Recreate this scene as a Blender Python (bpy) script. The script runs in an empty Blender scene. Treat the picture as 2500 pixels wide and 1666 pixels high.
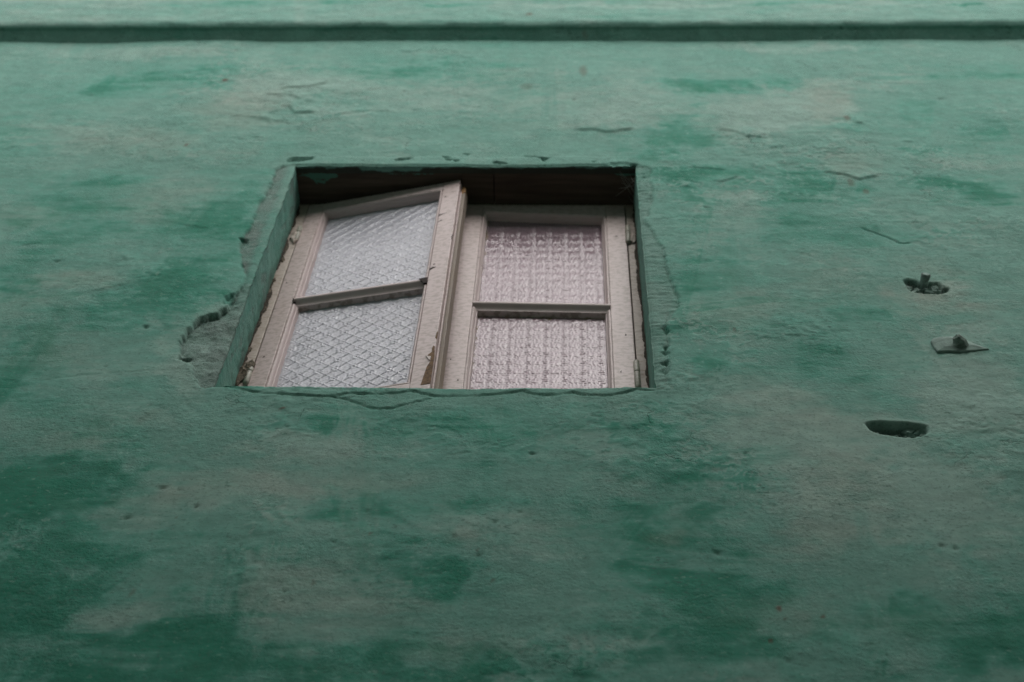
import bpy, math, random
import numpy as np
from mathutils import Matrix, Vector

random.seed(7)
sc = bpy.context.scene
COL = sc.collection

# ------------------------------------------------------------------ camera
cam_d = bpy.data.cameras.new("camera")
cam = bpy.data.objects.new("camera", cam_d)
COL.objects.link(cam)
Rm = Matrix(((0.99944, -0.0049972, 0.03308659),
             (0.01176365, -0.87319733, -0.48722484),
             (0.03132588, 0.48734121, -0.87264955)))
cam.matrix_world = Matrix.Translation((0, -1.45, 1.6)) @ Rm.to_4x4()
cam_d.sensor_width = 36.0
cam_d.lens = 3900.0 / 2500.0 * 36.0
cam_d.clip_start = 0.05
cam_d.clip_end = 500.0
cam_d.dof.use_dof = True
cam_d.dof.focus_distance = 2.80
cam_d.dof.aperture_fstop = 4.2
sc.camera = cam

# ------------------------------------------------------------------ light: an overcast sky over a narrow street
SUN_EL, SUN_AZ = 46.0, 12.0
world = bpy.data.worlds.new("World")
sc.world = world
world.use_nodes = True
wn = world.node_tree.nodes
wl = world.node_tree.links
wn.clear()
sky = wn.new("ShaderNodeTexSky")
sky.sky_type = 'NISHITA'
sky.sun_disc = False
sky.sun_elevation = math.radians(SUN_EL)
sky.sun_rotation = math.radians(180 - SUN_AZ)
sky.air_density = 1.0
sky.dust_density = 4.0
sky.ozone_density = 1.0
hsv = wn.new("ShaderNodeHueSaturation")
hsv.inputs["Saturation"].default_value = 0.22
bg = wn.new("ShaderNodeBackground")
bg.inputs["Strength"].default_value = 0.13
wo = wn.new("ShaderNodeOutputWorld")
wl.new(sky.outputs[0], hsv.inputs["Color"])
wl.new(hsv.outputs[0], bg.inputs["Color"])
wl.new(bg.outputs[0], wo.inputs["Surface"])

sun_d = bpy.data.lights.new("sun", 'SUN')
sun_d.energy = 1.2
sun_d.angle = math.radians(80)
sun_d.color = (1.0, 0.96, 0.92)
sun = bpy.data.objects.new("sun", sun_d)
COL.objects.link(sun)
_el, _az = math.radians(SUN_EL), math.radians(SUN_AZ)
_to_sun = Vector((math.sin(_az) * math.cos(_el), -math.cos(_az) * math.cos(_el), math.sin(_el)))
sun.rotation_euler = _to_sun.to_track_quat('Z', 'Y').to_euler()
sun.location = (0, -2, 12)

sc.view_settings.view_transform = 'Standard'
sc.view_settings.look = 'None'
sc.view_settings.gamma = 1.0
sc.view_settings.use_curve_mapping = False
sc.view_settings.exposure = 0.24
sc.cycles.use_denoising = True
sc.cycles.denoising_prefilter = 'NONE'
sc.cycles.use_adaptive_sampling = False
sc.cycles.max_bounces = 8
sc.cycles.sample_clamp_indirect = 4.0

# ------------------------------------------------------------------ noise (for the plaster relief and the paint layers)
_rng = np.random.default_rng(11)
_PERM = _rng.permutation(512).astype(np.int64)
_ANG = _rng.random(512) * 2 * np.pi
_GX, _GY = np.cos(_ANG), np.sin(_ANG)

def pnoise(x, y, seed=0):
    xi = np.floor(x).astype(np.int64); yi = np.floor(y).astype(np.int64)
    xf = x - xi; yf = y - yi
    u = xf * xf * xf * (xf * (xf * 6 - 15) + 10); v = yf * yf * yf * (yf * (yf * 6 - 15) + 10)
    def g(ix, iy, dx, dy):
        h = _PERM[(_PERM[(ix + seed * 37) & 511] + iy + seed * 101) & 511]
        return _GX[h] * dx + _GY[h] * dy
    a = g(xi, yi, xf, yf); b = g(xi + 1, yi, xf - 1, yf)
    c = g(xi, yi + 1, xf, yf - 1); d = g(xi + 1, yi + 1, xf - 1, yf - 1)
    return ((a + (b - a) * u) + ((c + (d - c) * u) - (a + (b - a) * u)) * v) * 1.5

def fbm(x, y, octv=4, seed=0, gain=0.5):
    s = np.zeros_like(x); a = 1.0; n = 0.0
    for k in range(octv):
        s = s + a * pnoise(x * 2.0 ** k + 13.7 * k, y * 2.0 ** k - 7.1 * k, seed + k)
        n += a; a *= gain
    return s / n

def sstep(a, b, t):
    t = np.clip((t - a) / (b - a), 0, 1)
    return t * t * (3 - 2 * t)

def seg_dist(x, z, pts):
    """distance to a polyline and the height of the line under each point"""
    best = np.full(x.shape, 1e9)
    for (x0, z0), (x1, z1) in zip(pts[:-1], pts[1:]):
        dx, dz = x1 - x0, z1 - z0
        t = np.clip(((x - x0) * dx + (z - z0) * dz) / (dx * dx + dz * dz + 1e-12), 0, 1)
        best = np.minimum(best, np.hypot(x - x0 - t * dx, z - z0 - t * dz))
    return best

def inside(x, z, poly):
    c = np.zeros(x.shape, bool)
    n = len(poly)
    for i in range(n):
        x0, z0 = poly[i]; x1, z1 = poly[(i + 1) % n]
        if z0 == z1:
            continue
        m = ((z0 > z) != (z1 > z)) & (x < (x1 - x0) * (z - z0) / (z1 - z0) + x0)
        c ^= m
    return c

# ------------------------------------------------------------------ places on the wall, in metres (x along the wall, z up)
OX0, OX1, OZ0, OZ1 = -0.627, 0.161, 4.028, 5.031       # the window opening
FY = 0.100                                             # face of the window frame behind the wall face

LEFT_PATCH = [(-0.6209,5.0366),(-0.6595,5.0316),(-0.6709,5.0073),(-0.6682,4.9549),(-0.671,4.8809),(-0.678,4.8139),(-0.6757,4.7321),(-0.677,4.6739),(-0.6856,4.6333),(-0.6806,4.5917),(-0.671,4.5529),(-0.6564,4.4999),(-0.6435,4.4649),(-0.6455,4.4249),(-0.6503,4.3753),(-0.6556,4.351),(-0.6666,4.3033),(-0.6894,4.2897),(-0.7041,4.2763),(-0.715,4.2451),(-0.7212,4.2081),(-0.722,4.1828),(-0.7115,4.1519),(-0.7072,4.1244),(-0.6918,4.1126),(-0.6771,4.0963),(-0.665,4.0596),(-0.6518,4.031),(-0.6392,4.0197),(-0.6178,4.0228),(-0.6177,4.3105),(-0.6267,4.7664)]
RIGHT_PATCH = [(0.1618,5.0344),(0.1804,5.0248),(0.1965,5.0057),(0.1884,4.9491),(0.1945,4.8805),(0.1879,4.8141),(0.1718,4.7287),(0.1933,4.6273),(0.2044,4.5785),(0.205,4.4937),(0.2118,4.4393),(0.2217,4.3726),(0.2174,4.3266),(0.1987,4.2882),(0.1906,4.2523),(0.1942,4.2047),(0.1872,4.1583),(0.1869,4.0984),(0.1806,4.062),(0.1837,4.0378),(0.16,4.0262),(0.1551,4.252),(0.161,4.8139)]
SILL_LINE = [(-0.6544,4.0224),(-0.6345,4.0254),(-0.5915,4.0231),(-0.551,4.0052),(-0.5109,4.0001),(-0.4519,3.9938),(-0.4083,3.9929),(-0.3844,4.0044),(-0.338,4.0035),(-0.2919,4.0069),(-0.2725,4.0169),(-0.2507,4.0073),(-0.2248,3.9993),(-0.165,4),(-0.1228,4.0061),(-0.0755,4.0164),(-0.0478,4.0028),(-0.0154,4.0031),(0.0148,4.0119),(0.0313,4.0037),(0.0807,3.9987),(0.1002,4.0059),(0.1258,4.0188),(0.1558,4.0149),(0.1736,4.0249),(0.1853,4.0406)]
CRACKS = [
    ([(-0.4083,3.9929),(-0.3819,3.9835),(-0.3571,3.9687),(-0.3283,3.9541),(-0.2988,3.9585),(-0.2659,3.9739),(-0.2357,3.9908)], 0.0012, 0.004),
    ([(-1.0154,4.0455),(-0.9723,4.0359),(-0.9035,4.0526),(-0.8219,4.0681),(-0.7386,4.0793),(-0.6766,4.0829)], 0.0009, 0.0014),
    ([(0.6287,4.6944),(0.6469,4.6742),(0.6859,4.6326),(0.6922,4.6208),(0.7189,4.6191)], 0.0011, 0.006),
    ([(0.1032,5.0367),(0.1364,5.0392),(0.1616,5.0296)], 0.002, 0.005),
    ([(-0.0947,5.0901),(-0.0608,5.0828),(-0.0349,5.0779)], 0.0014, 0.004),
                ([(0.2439,3.9924),(0.2567,4.0203),(0.2703,4.0558)], 0.0012, 0.002),
]
LEDGES = [  # lower edges of lifted paint and skim coats: line, how far it stands out, how far up it fades
    ([(-0.754,5.5363),(-0.6664,5.5546),(-0.617,5.5886)], 0.0022, 0.10), ([(-0.786,5.4969),(-0.7212,5.4909),(-0.6713,5.4553)], 0.0018, 0.06),
    ([(-0.7339,5.4114),(-0.7036,5.4114),(-0.6827,5.3628),(-0.6198,5.3713)], 0.0024, 0.07), ([(-0.7562,5.3571),(-0.7081,5.3798)], 0.0016, 0.05),
    ([(-0.7773,5.3233),(-0.7395,5.3123),(-0.715,5.2684)], 0.0018, 0.05), ([(-0.6768,5.4494),(-0.6334,5.4553),(-0.6373,5.4376)], 0.0018, 0.04),
    ([(-0.79,5.2683),(-0.7721,5.2466)], 0.0018, 0.03), ([(-0.7701,5.2013),(-0.7307,5.1987)], 0.0016, 0.03),
    ([(-0.6102,5.3014),(-0.5663,5.3572),(-0.4973,5.3857),(-0.4346,5.38)], 0.0014, 0.06), ([(-0.8426,5.3429),(-0.7792,5.3345),(-0.7344,5.3123),(-0.6917,5.3013)], 0.0014, 0.05),
    ([(0.0183,5.2453),(0.0731,5.2481),(0.0956,5.2295),(0.1374,5.2375),(0.1739,5.259)], 0.0028, 0.16),
    ([(0.3609,5.2459),(0.4,5.2407),(0.4412,5.2065),(0.4841,5.1961)], 0.0020, 0.09), ([(0.4726,5.1345),(0.5265,5.1422)], 0.0014, 0.04),
    ([(0.6967,5.3305),(0.7096,5.2976),(0.7395,5.2977)], 0.0026, 0.07), ([(0.5801,4.9905),(0.6008,4.9859),(0.6326,4.9813),(0.663,4.9511),(0.6851,4.9628),(0.7148,4.9746)], 0.0024, 0.07),
    ([(0.6612,5.1732),(0.6899,5.1707)], 0.0016, 0.03), ([(0.7163,5.1966),(0.7408,5.1863)], 0.0016, 0.03), ([(0.7933,5.1812),(0.8369,5.1813)], 0.0014, 0.03),
    ([(0.2726,5.0228),(0.3187,5.0085),(0.3743,5.0016)], 0.0016, 0.06), ([(0.3277,4.9427),(0.3498,4.9313),(0.3892,4.9592),(0.4016,4.9733)], 0.0018, 0.06),
    ([(0.3216,5.4729),(0.3633,5.4729)], 0.0014, 0.03), ([(0.3862,5.4729),(0.4143,5.4612)], 0.0014, 0.03),
    ([(-0.0242,5.6318),(0.0029,5.6223)], 0.0014, 0.04), ([(-0.4734,5.8407),(-0.4264,5.8234),(-0.39,5.8647)], 0.0014, 0.05),
    ([(0.256,4.9034),(0.2922,4.8967)], 0.0014, 0.04), ([(0.2569,4.7714),(0.2832,4.7673)], 0.0014, 0.03), ([(0.4981,4.7203),(0.5329,4.7205)], 0.0012, 0.03),
    ([(0.8009,4.716),(0.8191,4.7202)], 0.0020, 0.03), ([(-1.1511,4.5591),(-1.137,4.5984),(-1.0993,4.6185)], 0.0012, 0.05), ([(-0.8695,4.7225),(-0.8018,4.6979),(-0.7543,4.6816)], 0.0010, 0.04),
    ([(-0.9278,4.5607),(-0.9013,4.5226),(-0.8813,4.5456)], 0.0014, 0.04), ([(-0.9555,4.3762),(-0.8969,4.4032),(-0.8622,4.4303)], 0.0010, 0.05),
]
CHIPS = [   # broken spots along the top edge of the opening: outline, depth
    ([(-0.6549,5.0636),(-0.644,5.081),(-0.6161,5.0761),(-0.5922,5.0787),(-0.593,5.0638),(-0.6071,5.0538),(-0.6374,5.0439),(-0.6526,5.0488)], 0.008),
    ([(-0.4015,5.057),(-0.3904,5.0718),(-0.3672,5.0818),(-0.359,5.0769),(-0.37,5.0595),(-0.3888,5.0546)], 0.006),
    ([(-0.2961,5.087),(-0.2768,5.0871),(-0.2694,5.0772),(-0.2816,5.0722)], 0.005), ([(-0.2833,5.0697),(-0.2657,5.0648),(-0.267,5.055),(-0.2788,5.0598)], 0.005),
    ([(-0.2635,5.0599),(-0.254,5.0624),(-0.2478,5.055),(-0.257,5.0476)], 0.006),
    ([(-0.1731,5.0528),(-0.1618,5.0578),(-0.1443,5.0505),(-0.1344,5.0407),(-0.1515,5.0382),(-0.1688,5.043)], 0.008),
    ([(-0.0724,5.0852),(-0.0349,5.0779),(-0.0471,5.0606),(-0.0527,5.0532),(-0.0588,5.0729)], 0.008),
    ([(0.1848,4.2587),(0.1896,4.262),(0.1904,4.2491),(0.1957,4.2332),(0.1922,4.2236),(0.1867,4.2363)], 0.004), ([(0.1826,4.1859),(0.1887,4.1875),(0.1912,4.1767),(0.1876,4.1659),(0.1818,4.1705)], 0.004), ([(0.1753,4.1612),(0.186,4.1644),(0.1912,4.1492),(0.1835,4.1461)], 0.004), ([(0.1734,4.122),(0.1856,4.1281),(0.1908,4.1162),(0.186,4.1087),(0.1773,4.1116)], 0.004), ([(0.1673,4.0894),(0.1796,4.0983),(0.1814,4.0779),(0.1742,4.0807)], 0.003),
    ([(-0.6914,4.6413),(-0.6773,4.6455),(-0.6699,4.6334),(-0.6799,4.6214)], 0.006), ([(-0.6663,4.3355),(-0.6662,4.3648),(-0.6588,4.3858),(-0.652,4.3753),(-0.6549,4.3476)], 0.007), ([(-0.7098,4.1366),(-0.7004,4.1428),(-0.687,4.1368),(-0.6943,4.1246),(-0.7065,4.1214)], 0.007), ([(-0.6667,4.5243),(-0.6588,4.5131),(-0.6571,4.4943),(-0.6642,4.5055)], 0.005), ([(-0.6867,4.2964),(-0.6722,4.3033),(-0.6655,4.2933),(-0.6829,4.2848)], 0.005),
    ([(-0.2431,5.1047),(-0.2276,5.1048),(-0.231,5.0972)], 0.004), ([(0.0569,5.0511),(0.0712,5.0536),(0.0672,5.0438)], 0.004),
]
PITS = [(0.186,4.1782),(0.1852,4.2523),(0.1865,4.2331),(0.1828,4.1176),(0.1792,4.091),(0.1874,4.8625),(0.1731,4.9842),(0.178,4.9677),(-0.6657,4.3492),(-0.663,4.3648),(-0.7022,4.1366),(-0.6845,4.6374),(-0.6737,4.6254),(0.3076,4.7974),(-0.421,5.527),(-1.237,5.491),(-1.1287,5.3286),(-1.451,5.5801),(-1.4381,5.4851),(-1.0853,5.0203),(0.3578,5.2063),(0.3874,5.209),(0.9496,5.4729),(-0.7231,3.7149),(-0.6465,3.709),(-0.683,3.6272),(-0.4727,3.8898),(-0.7946,4.2394),(-0.7993,4.2426),(-0.1613,3.8176),(-0.0526,3.8129),(-0.1505,3.684),(-0.1058,3.6216),(-0.127,3.5352),(-0.311,3.6459),(-0.0381,3.3803),(0.2296,3.5479),(0.1134,3.7313),(0.2983,3.8176),(0.5692,3.5685),(0.5866,3.5637),(0.3052,3.3074),(0.4243,3.3377),(-0.6155,3.7037),(-0.5811,3.6586),(-0.3495,3.5596),(-0.2288,3.5718),(-0.1666,3.578),(-0.8457,5.473),(0.0187,5.4582),(-0.9474,5.1513),(-0.3846,5.4001),(-0.5713,4.525),(-1.0457,4.5215)]
HOLE_UP = [(0.6697,4.4538),(0.6831,4.4611),(0.6977,4.4522),(0.704,4.4434),(0.7218,4.4435),(0.7412,4.4401),(0.7448,4.426),(0.7578,4.4155),(0.751,4.398),(0.7267,4.3874),(0.7016,4.3889),(0.6752,4.4008),(0.6685,4.4253)]
HOLE_LOW = [(0.5099,3.9166),(0.5179,3.9232),(0.5343,3.926),(0.5581,3.9237),(0.5818,3.9214),(0.6016,3.9164),(0.6116,3.9074),(0.6141,3.8958),(0.6082,3.883),(0.5969,3.8739),(0.581,3.8686),(0.5658,3.871),(0.5497,3.8758),(0.5333,3.8794),(0.5213,3.8857),(0.513,3.8971)]

# paint: (x, z, rx, rz, amount); green is fresh saturated wash, pale is chalky grey, pink is the older coat showing through
GREEN = [(-0.845,3.731,0.1493,0.0751,0.9),(-0.731,3.85,0.1255,0.0609,0.5),(-0.801,3.489,0.1697,0.0949,0.7),(-0.749,3.379,0.1376,0.0776,0.6),(-0.749,3.276,0.1983,0.0626,0.7),(-0.427,3.517,0.0458,0.0642,0.7),(-0.472,3.403,0.0565,0.0787,0.8),(-0.519,3.325,0.067,0.0556,0.75),(-0.591,3.269,0.1553,0.0444,0.6),(-0.221,3.478,0.077,0.0519,0.9),(-0.273,3.541,0.0394,0.0326,0.6),(-0.279,3.672,0.031,0.0418,0.8),(-0.182,3.463,0.0319,0.0615,0.8),(-0.148,3.668,0.0823,0.0416,0.6),(-0.293,3.275,0.2496,0.0399,0.6),(-0.085,3.274,0.2365,0.0354,0.6),(0.208,3.338,0.0663,0.0556,0.8),(0.242,3.444,0.0815,0.0804,0.7),(0.109,3.591,0.0398,0.0673,0.7),(0.169,3.484,0.0765,0.0622,0.55),(0.575,3.344,0.0898,0.0648,0.85),(0.642,3.402,0.0489,0.0774,0.7),(0.489,3.399,0.0797,0.0387,0.5),(0.299,3.772,0.0774,0.0698,0.7),(0.189,3.822,0.0789,0.0657,0.6),(0.136,3.916,0.0815,0.0559,0.7),(-0.295,3.904,0.2456,0.0488,0.4),(-0.35,3.869,0.0884,0.0409,0.5),(-0.815,4.3,0.1609,0.089,0.75),(-0.77,4.449,0.1323,0.116,0.5),(-1.053,4.609,0.1572,0.1266,0.4),(-0.657,4.612,0.0827,0.1684,0.5),(-1.118,4.486,0.0807,0.0989,0.5),(-0.823,4.741,0.1143,0.0901,0.6),(-0.731,4.811,0.058,0.1165,0.55),(-1.093,4.785,0.1161,0.0693,0.4),(-1.325,5.164,0.1275,0.3326,0.45),(-1.086,4.905,0.1195,0.1224,0.5),(-0.95,5.623,0.1515,0.0843,0.6),(-1.144,5.557,0.2307,0.0821,0.35),(-0.772,5.674,0.1409,0.0481,0.6),(-0.512,5.656,0.2098,0.0477,0.75),(-0.333,5.589,0.2292,0.0463,0.35),(-0.26,5.724,0.1883,0.0489,0.5),(-0.078,5.429,0.0662,0.1234,0.5),(0.351,5.588,0.1927,0.046,0.7),(0.54,5.555,0.1571,0.0453,0.5),(0.273,5.224,0.0944,0.1123,0.75),(0.313,4.911,0.1168,0.1455,0.5),(0.536,4.912,0.1261,0.1453,0.65),(0.525,4.683,0.1191,0.108,0.5),(0.634,4.62,0.1349,0.1044,0.4),(0.87,4.938,0.1262,0.0342,0.85),(0.96,4.866,0.0762,0.0377,0.9),(0.849,5.129,0.0915,0.0268,0.8),(1.064,5.654,0.2272,0.084,0.5),(1.044,5.225,0.0932,0.0503,0.5),(0.869,5.399,0.1079,0.0906,0.4),(0.693,5.31,0.0849,0.0873,0.4),(0.321,4.159,0.1352,0.0971,0.35),(0.296,4.458,0.1127,0.1152,0.4),(0.243,4.31,0.0499,0.1062,0.5),(0.573,4.349,0.1004,0.0721,0.5),(0.778,4.298,0.1232,0.0524,0.4),(0.255,4.126,0.0473,0.0318,0.5),(1.151,6.109,0.0869,0.0161,1),(-0.358,6.125,0.1147,0.0245,0.8),(-0.946,6.12,0.1798,0.0287,0.5),(-0.77,6.144,0.2059,0.0289,0.4),(0.255,6.213,0.385,0.0294,0.5),(0.58,6.136,0.214,0.0245,0.6),(0.703,6.218,0.3062,0.0336,0.4),(-1.312,6.252,0.2647,0.0259,0.35),(1.014,6.175,0.1512,0.0247,0.5),(-0.002,6.181,0.2562,0.025,0.5),(-0.518,6.192,0.194,0.021,0.5),(-1.48,6.006,0.2535,0.0315,0.3),(0.32,6.018,0.3708,0.0312,0.25),(-1.01,4.081,0.0957,0.1098,0.4),(-0.876,3.918,0.0983,0.0566,0.3),(0.243,3.685,0.0753,0.0479,0.5),(0.003,3.567,0.0528,0.0276,0.4),(0.023,3.647,0.0136,0.035,0.6),(-0.359,3.647,0.0752,0.0164,0.6),(-0.291,3.59,0.0803,0.0225,0.5),(-0.507,4.339,0.0511,0.2176,0.35),(-0.573,4.039,0.039,0.0913,0.35),(0.749,3.869,0.0432,0.0404,0.5),(0.665,3.816,0.0354,0.078,0.3),(0.536,4.022,0.0608,0.1189,0.3)]
WASH = [(-0.756,3.469,0.2136,0.3427,0.95),(-0.862,3.694,0.1826,0.1465,0.85),(-0.452,3.433,0.0825,0.1711,0.7),(-0.523,3.289,0.2283,0.0991,0.85),(0.003,3.28,0.5323,0.0976,0.55),(-0.19,3.489,0.1288,0.115,0.5),(0.182,3.592,0.179,0.2467,0.75),(0.218,3.385,0.1411,0.1634,0.8),(0.565,3.353,0.1383,0.1306,0.7),(-0.114,3.26,0.4707,0.0788,0.55),(-0.145,3.892,0.3548,0.1104,0.65),(0.136,3.916,0.1037,0.0838,0.5),(-0.149,3.68,0.1791,0.0838,0.35),(-0.823,4.336,0.231,0.1998,0.55),(-0.749,4.611,0.1564,0.2949,0.45),(-1.081,4.609,0.185,0.2533,0.4),(-1.019,4.161,0.1307,0.2304,0.4),(-1.012,4.809,0.2235,0.2102,0.4),(-0.733,4.931,0.1195,0.2719,0.35),(-1.306,5.398,0.2236,0.2766,0.3),(-0.866,5.674,0.4117,0.1376,0.4),(-0.35,5.673,0.3033,0.1027,0.4),(0.302,5.036,0.1907,0.3861,0.5),(0.531,4.794,0.2262,0.2513,0.5),(0.394,5.555,0.2925,0.1297,0.45),(0.946,5.253,0.2296,0.3113,0.45),(0.904,4.913,0.1929,0.0966,0.6),(0.324,4.191,0.2088,0.1816,0.45),(0.285,4.536,0.1328,0.2204,0.4),(0.584,4.313,0.1656,0.1943,0.35),(0.503,4.051,0.1227,0.1363,0.3),(-0.186,5.368,0.1746,0.2706,0.25),(0.688,3.855,0.1005,0.2134,0.25),(-0.524,4.451,0.0615,0.386,0.3),(-0.132,6.223,1.1641,0.0423,0.3),(0.504,6.137,0.6303,0.0367,0.4),(-0.834,6.144,0.5153,0.0372,0.4)]
PALE = [(0.562,3.901,0.0731,0.0468,0.8),(0.701,4.409,0.0764,0.0447,0.6),(-0.776,5.556,0.1605,0.1964,0.7),(-1.286,5.249,0.1299,0.1152,0.4),(-0.62,5.589,0.1842,0.1326,0.7),(-0.001,5.398,0.1752,0.1825,0.5),(0.197,5.429,0.1428,0.2154,0.6),(0.487,5.369,0.1619,0.1794,0.7),(0.657,5.429,0.0763,0.184,0.7),(0.361,4.793,0.1134,0.1372,0.5),(0.956,5.064,0.1398,0.0778,0.5),(0.792,5.588,0.2026,0.0393,0.5),(-0.281,5.492,0.2244,0.1269,0.5),(-1.211,5.834,0.3664,0.0736,0.5),(0.599,5.865,0.3584,0.0367,0.5),(-0.657,4.232,0.1242,0.1367,0.6),(-0.645,4.085,0.0872,0.0783,0.7),(-0.863,4.067,0.1029,0.0621,0.4),(-0.433,3.827,0.1602,0.0531,0.7),(-0.512,3.699,0.1816,0.061,0.7),(-0.656,3.625,0.0956,0.0464,0.45),(-0.366,3.455,0.1532,0.0818,0.65),(-0.657,3.41,0.1074,0.0397,0.5),(-0.244,3.387,0.1365,0.0388,0.55),(-0.365,3.356,0.0984,0.0474,0.5),(-0.077,3.577,0.1194,0.0668,0.5),(-0.159,3.621,0.081,0.0287,0.45),(0.367,3.878,0.1893,0.1223,0.75),(0.584,3.69,0.1361,0.1673,0.7),(0.726,4.024,0.0984,0.2376,0.6),(0.408,3.652,0.0944,0.1283,0.6),(0.346,4.02,0.1067,0.0892,0.6),(0.076,3.336,0.0966,0.0463,0.4),(0.239,3.275,0.0881,0.0352,0.35),(0.449,3.306,0.071,0.027,0.4),(-1.297,6.188,0.3924,0.0379,0.6),(-0.527,6.29,0.3951,0.0261,0.7),(0.124,6.114,0.3283,0.0203,0.7),(1.216,6.236,0.1778,0.0337,0.7),(-1.624,6.233,0.159,0.0601,0.5),(0.863,6.102,0.1868,0.0201,0.6),(-0.895,6.28,0.1586,0.0261,0.5)]
PINK = [(-0.827,5.429,0.1005,0.1862,0.6),(-1.109,5.193,0.1172,0.1121,0.45),(-0.965,5.165,0.0951,0.0829,0.35),(-0.895,4.81,0.097,0.14,0.45),(-1.176,4.739,0.0671,0.0903,0.35),(-0.973,4.448,0.1062,0.058,0.5),(-1.063,4.334,0.0773,0.0546,0.4),(-0.949,4.145,0.0893,0.0652,0.4),(-0.748,3.919,0.0906,0.0424,0.4),(-0.813,3.849,0.0665,0.0406,0.5),(-0.488,3.724,0.169,0.0496,0.5),(-0.61,3.697,0.0979,0.0366,0.5),(-0.414,3.434,0.0951,0.0503,0.5),(-0.152,3.295,0.0538,0.027,0.5),(-0.246,3.407,0.075,0.0393,0.4),(-0.164,3.587,0.04,0.018,0.5),(0.293,4.311,0.0998,0.0708,0.7),(0.374,4.365,0.059,0.0547,0.5),(0.661,5.46,0.0659,0.1553,0.6),(0.662,5.037,0.0698,0.1027,0.5),(0.357,5.224,0.0628,0.0842,0.2),(0.544,4.441,0.0773,0.1328,0.4),(0.685,4.368,0.0923,0.0728,0.95),(0.737,4.462,0.0688,0.0958,0.4),(0.79,4.351,0.0417,0.036,0.6),(0.413,3.948,0.1488,0.071,0.4),(0.443,3.749,0.0766,0.0997,0.5),(0.4,3.595,0.0793,0.056,0.45),(0.5,3.39,0.0733,0.0384,0.4),(0.33,3.397,0.0799,0.0484,0.4),(-0.088,3.342,0.079,0.0373,0.35),(-0.313,3.726,0.0632,0.0248,0.4),(-0.011,3.635,0.0608,0.0232,0.35),(0.149,3.591,0.0332,0.0179,0.6),(-1.429,6.006,0.2533,0.0394,0.35),(-0.163,5.655,0.0927,0.0679,0.25)]
RUST = [(0.307,3.416,0.0043,0.0079,1),(0.367,3.399,0.0031,0.0048,0.9),(0.313,3.393,0.0025,0.0039,0.7),(0.288,3.347,0.003,0.0047,0.9),(-0.903,5.609,0.0093,0.0134,1),(-0.91,5.146,0.0053,0.011,0.8),(-0.105,6.024,0.01,0.0157,0.8),(0.053,5.934,0.0049,0.0152,0.5),(-0.489,3.951,0.0053,0.0043,0.9),(0.693,5.333,0.0096,0.0176,0.7),(0.045,5.672,0.0116,0.0478,0.5),(-0.103,5.556,0.0181,0.026,0.35),(0.642,4.937,0.0088,0.022,0.5),(0.668,4.888,0.0067,0.0167,0.6),(-0.606,3.628,0.002,0.0046,0.6),(-0.297,3.587,0.0033,0.0045,0.6),(0.318,4.238,0.0041,0.0119,0.5),(-0.104,3.474,0.0032,0.0041,0.5),(-0.629,3.438,0.0038,0.0091,0.4),(-0.367,3.465,0.0026,0.0082,0.4),(-0.128,3.548,0.0026,0.0044,0.6)]

ARRIS_GREY = 0.0

def blobs(x, z, lst, warp, seed, boost=1.0, e0=1.35, e1=0.30):
    """soft ragged patches of a paint layer; neighbours add up towards 1"""
    keep = np.ones_like(x)
    wx = x + warp * 0.06 * fbm(x * 7, z * 5, 3, seed); wz = z + warp * 0.06 * fbm(x * 7 + 31, z * 5, 3, seed + 9)
    edge = 0.55 * fbm(x * 26, z * 34, 3, seed + 3)
    for (cx, cz, rx, rz, a) in lst:
        m = (np.abs(x - cx) < rx * 2.0 + .10) & (np.abs(z - cz) < rz * 2.0 + .10)
        if not m.any():
            continue
        d = np.sqrt(((wx[m] - cx) / rx) ** 2 + ((wz[m] - cz) / rz) ** 2) + edge[m]
        keep[m] *= 1 - min(1.0, a * boost) * sstep(e0, e1, d)
    return 1 - keep

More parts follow.
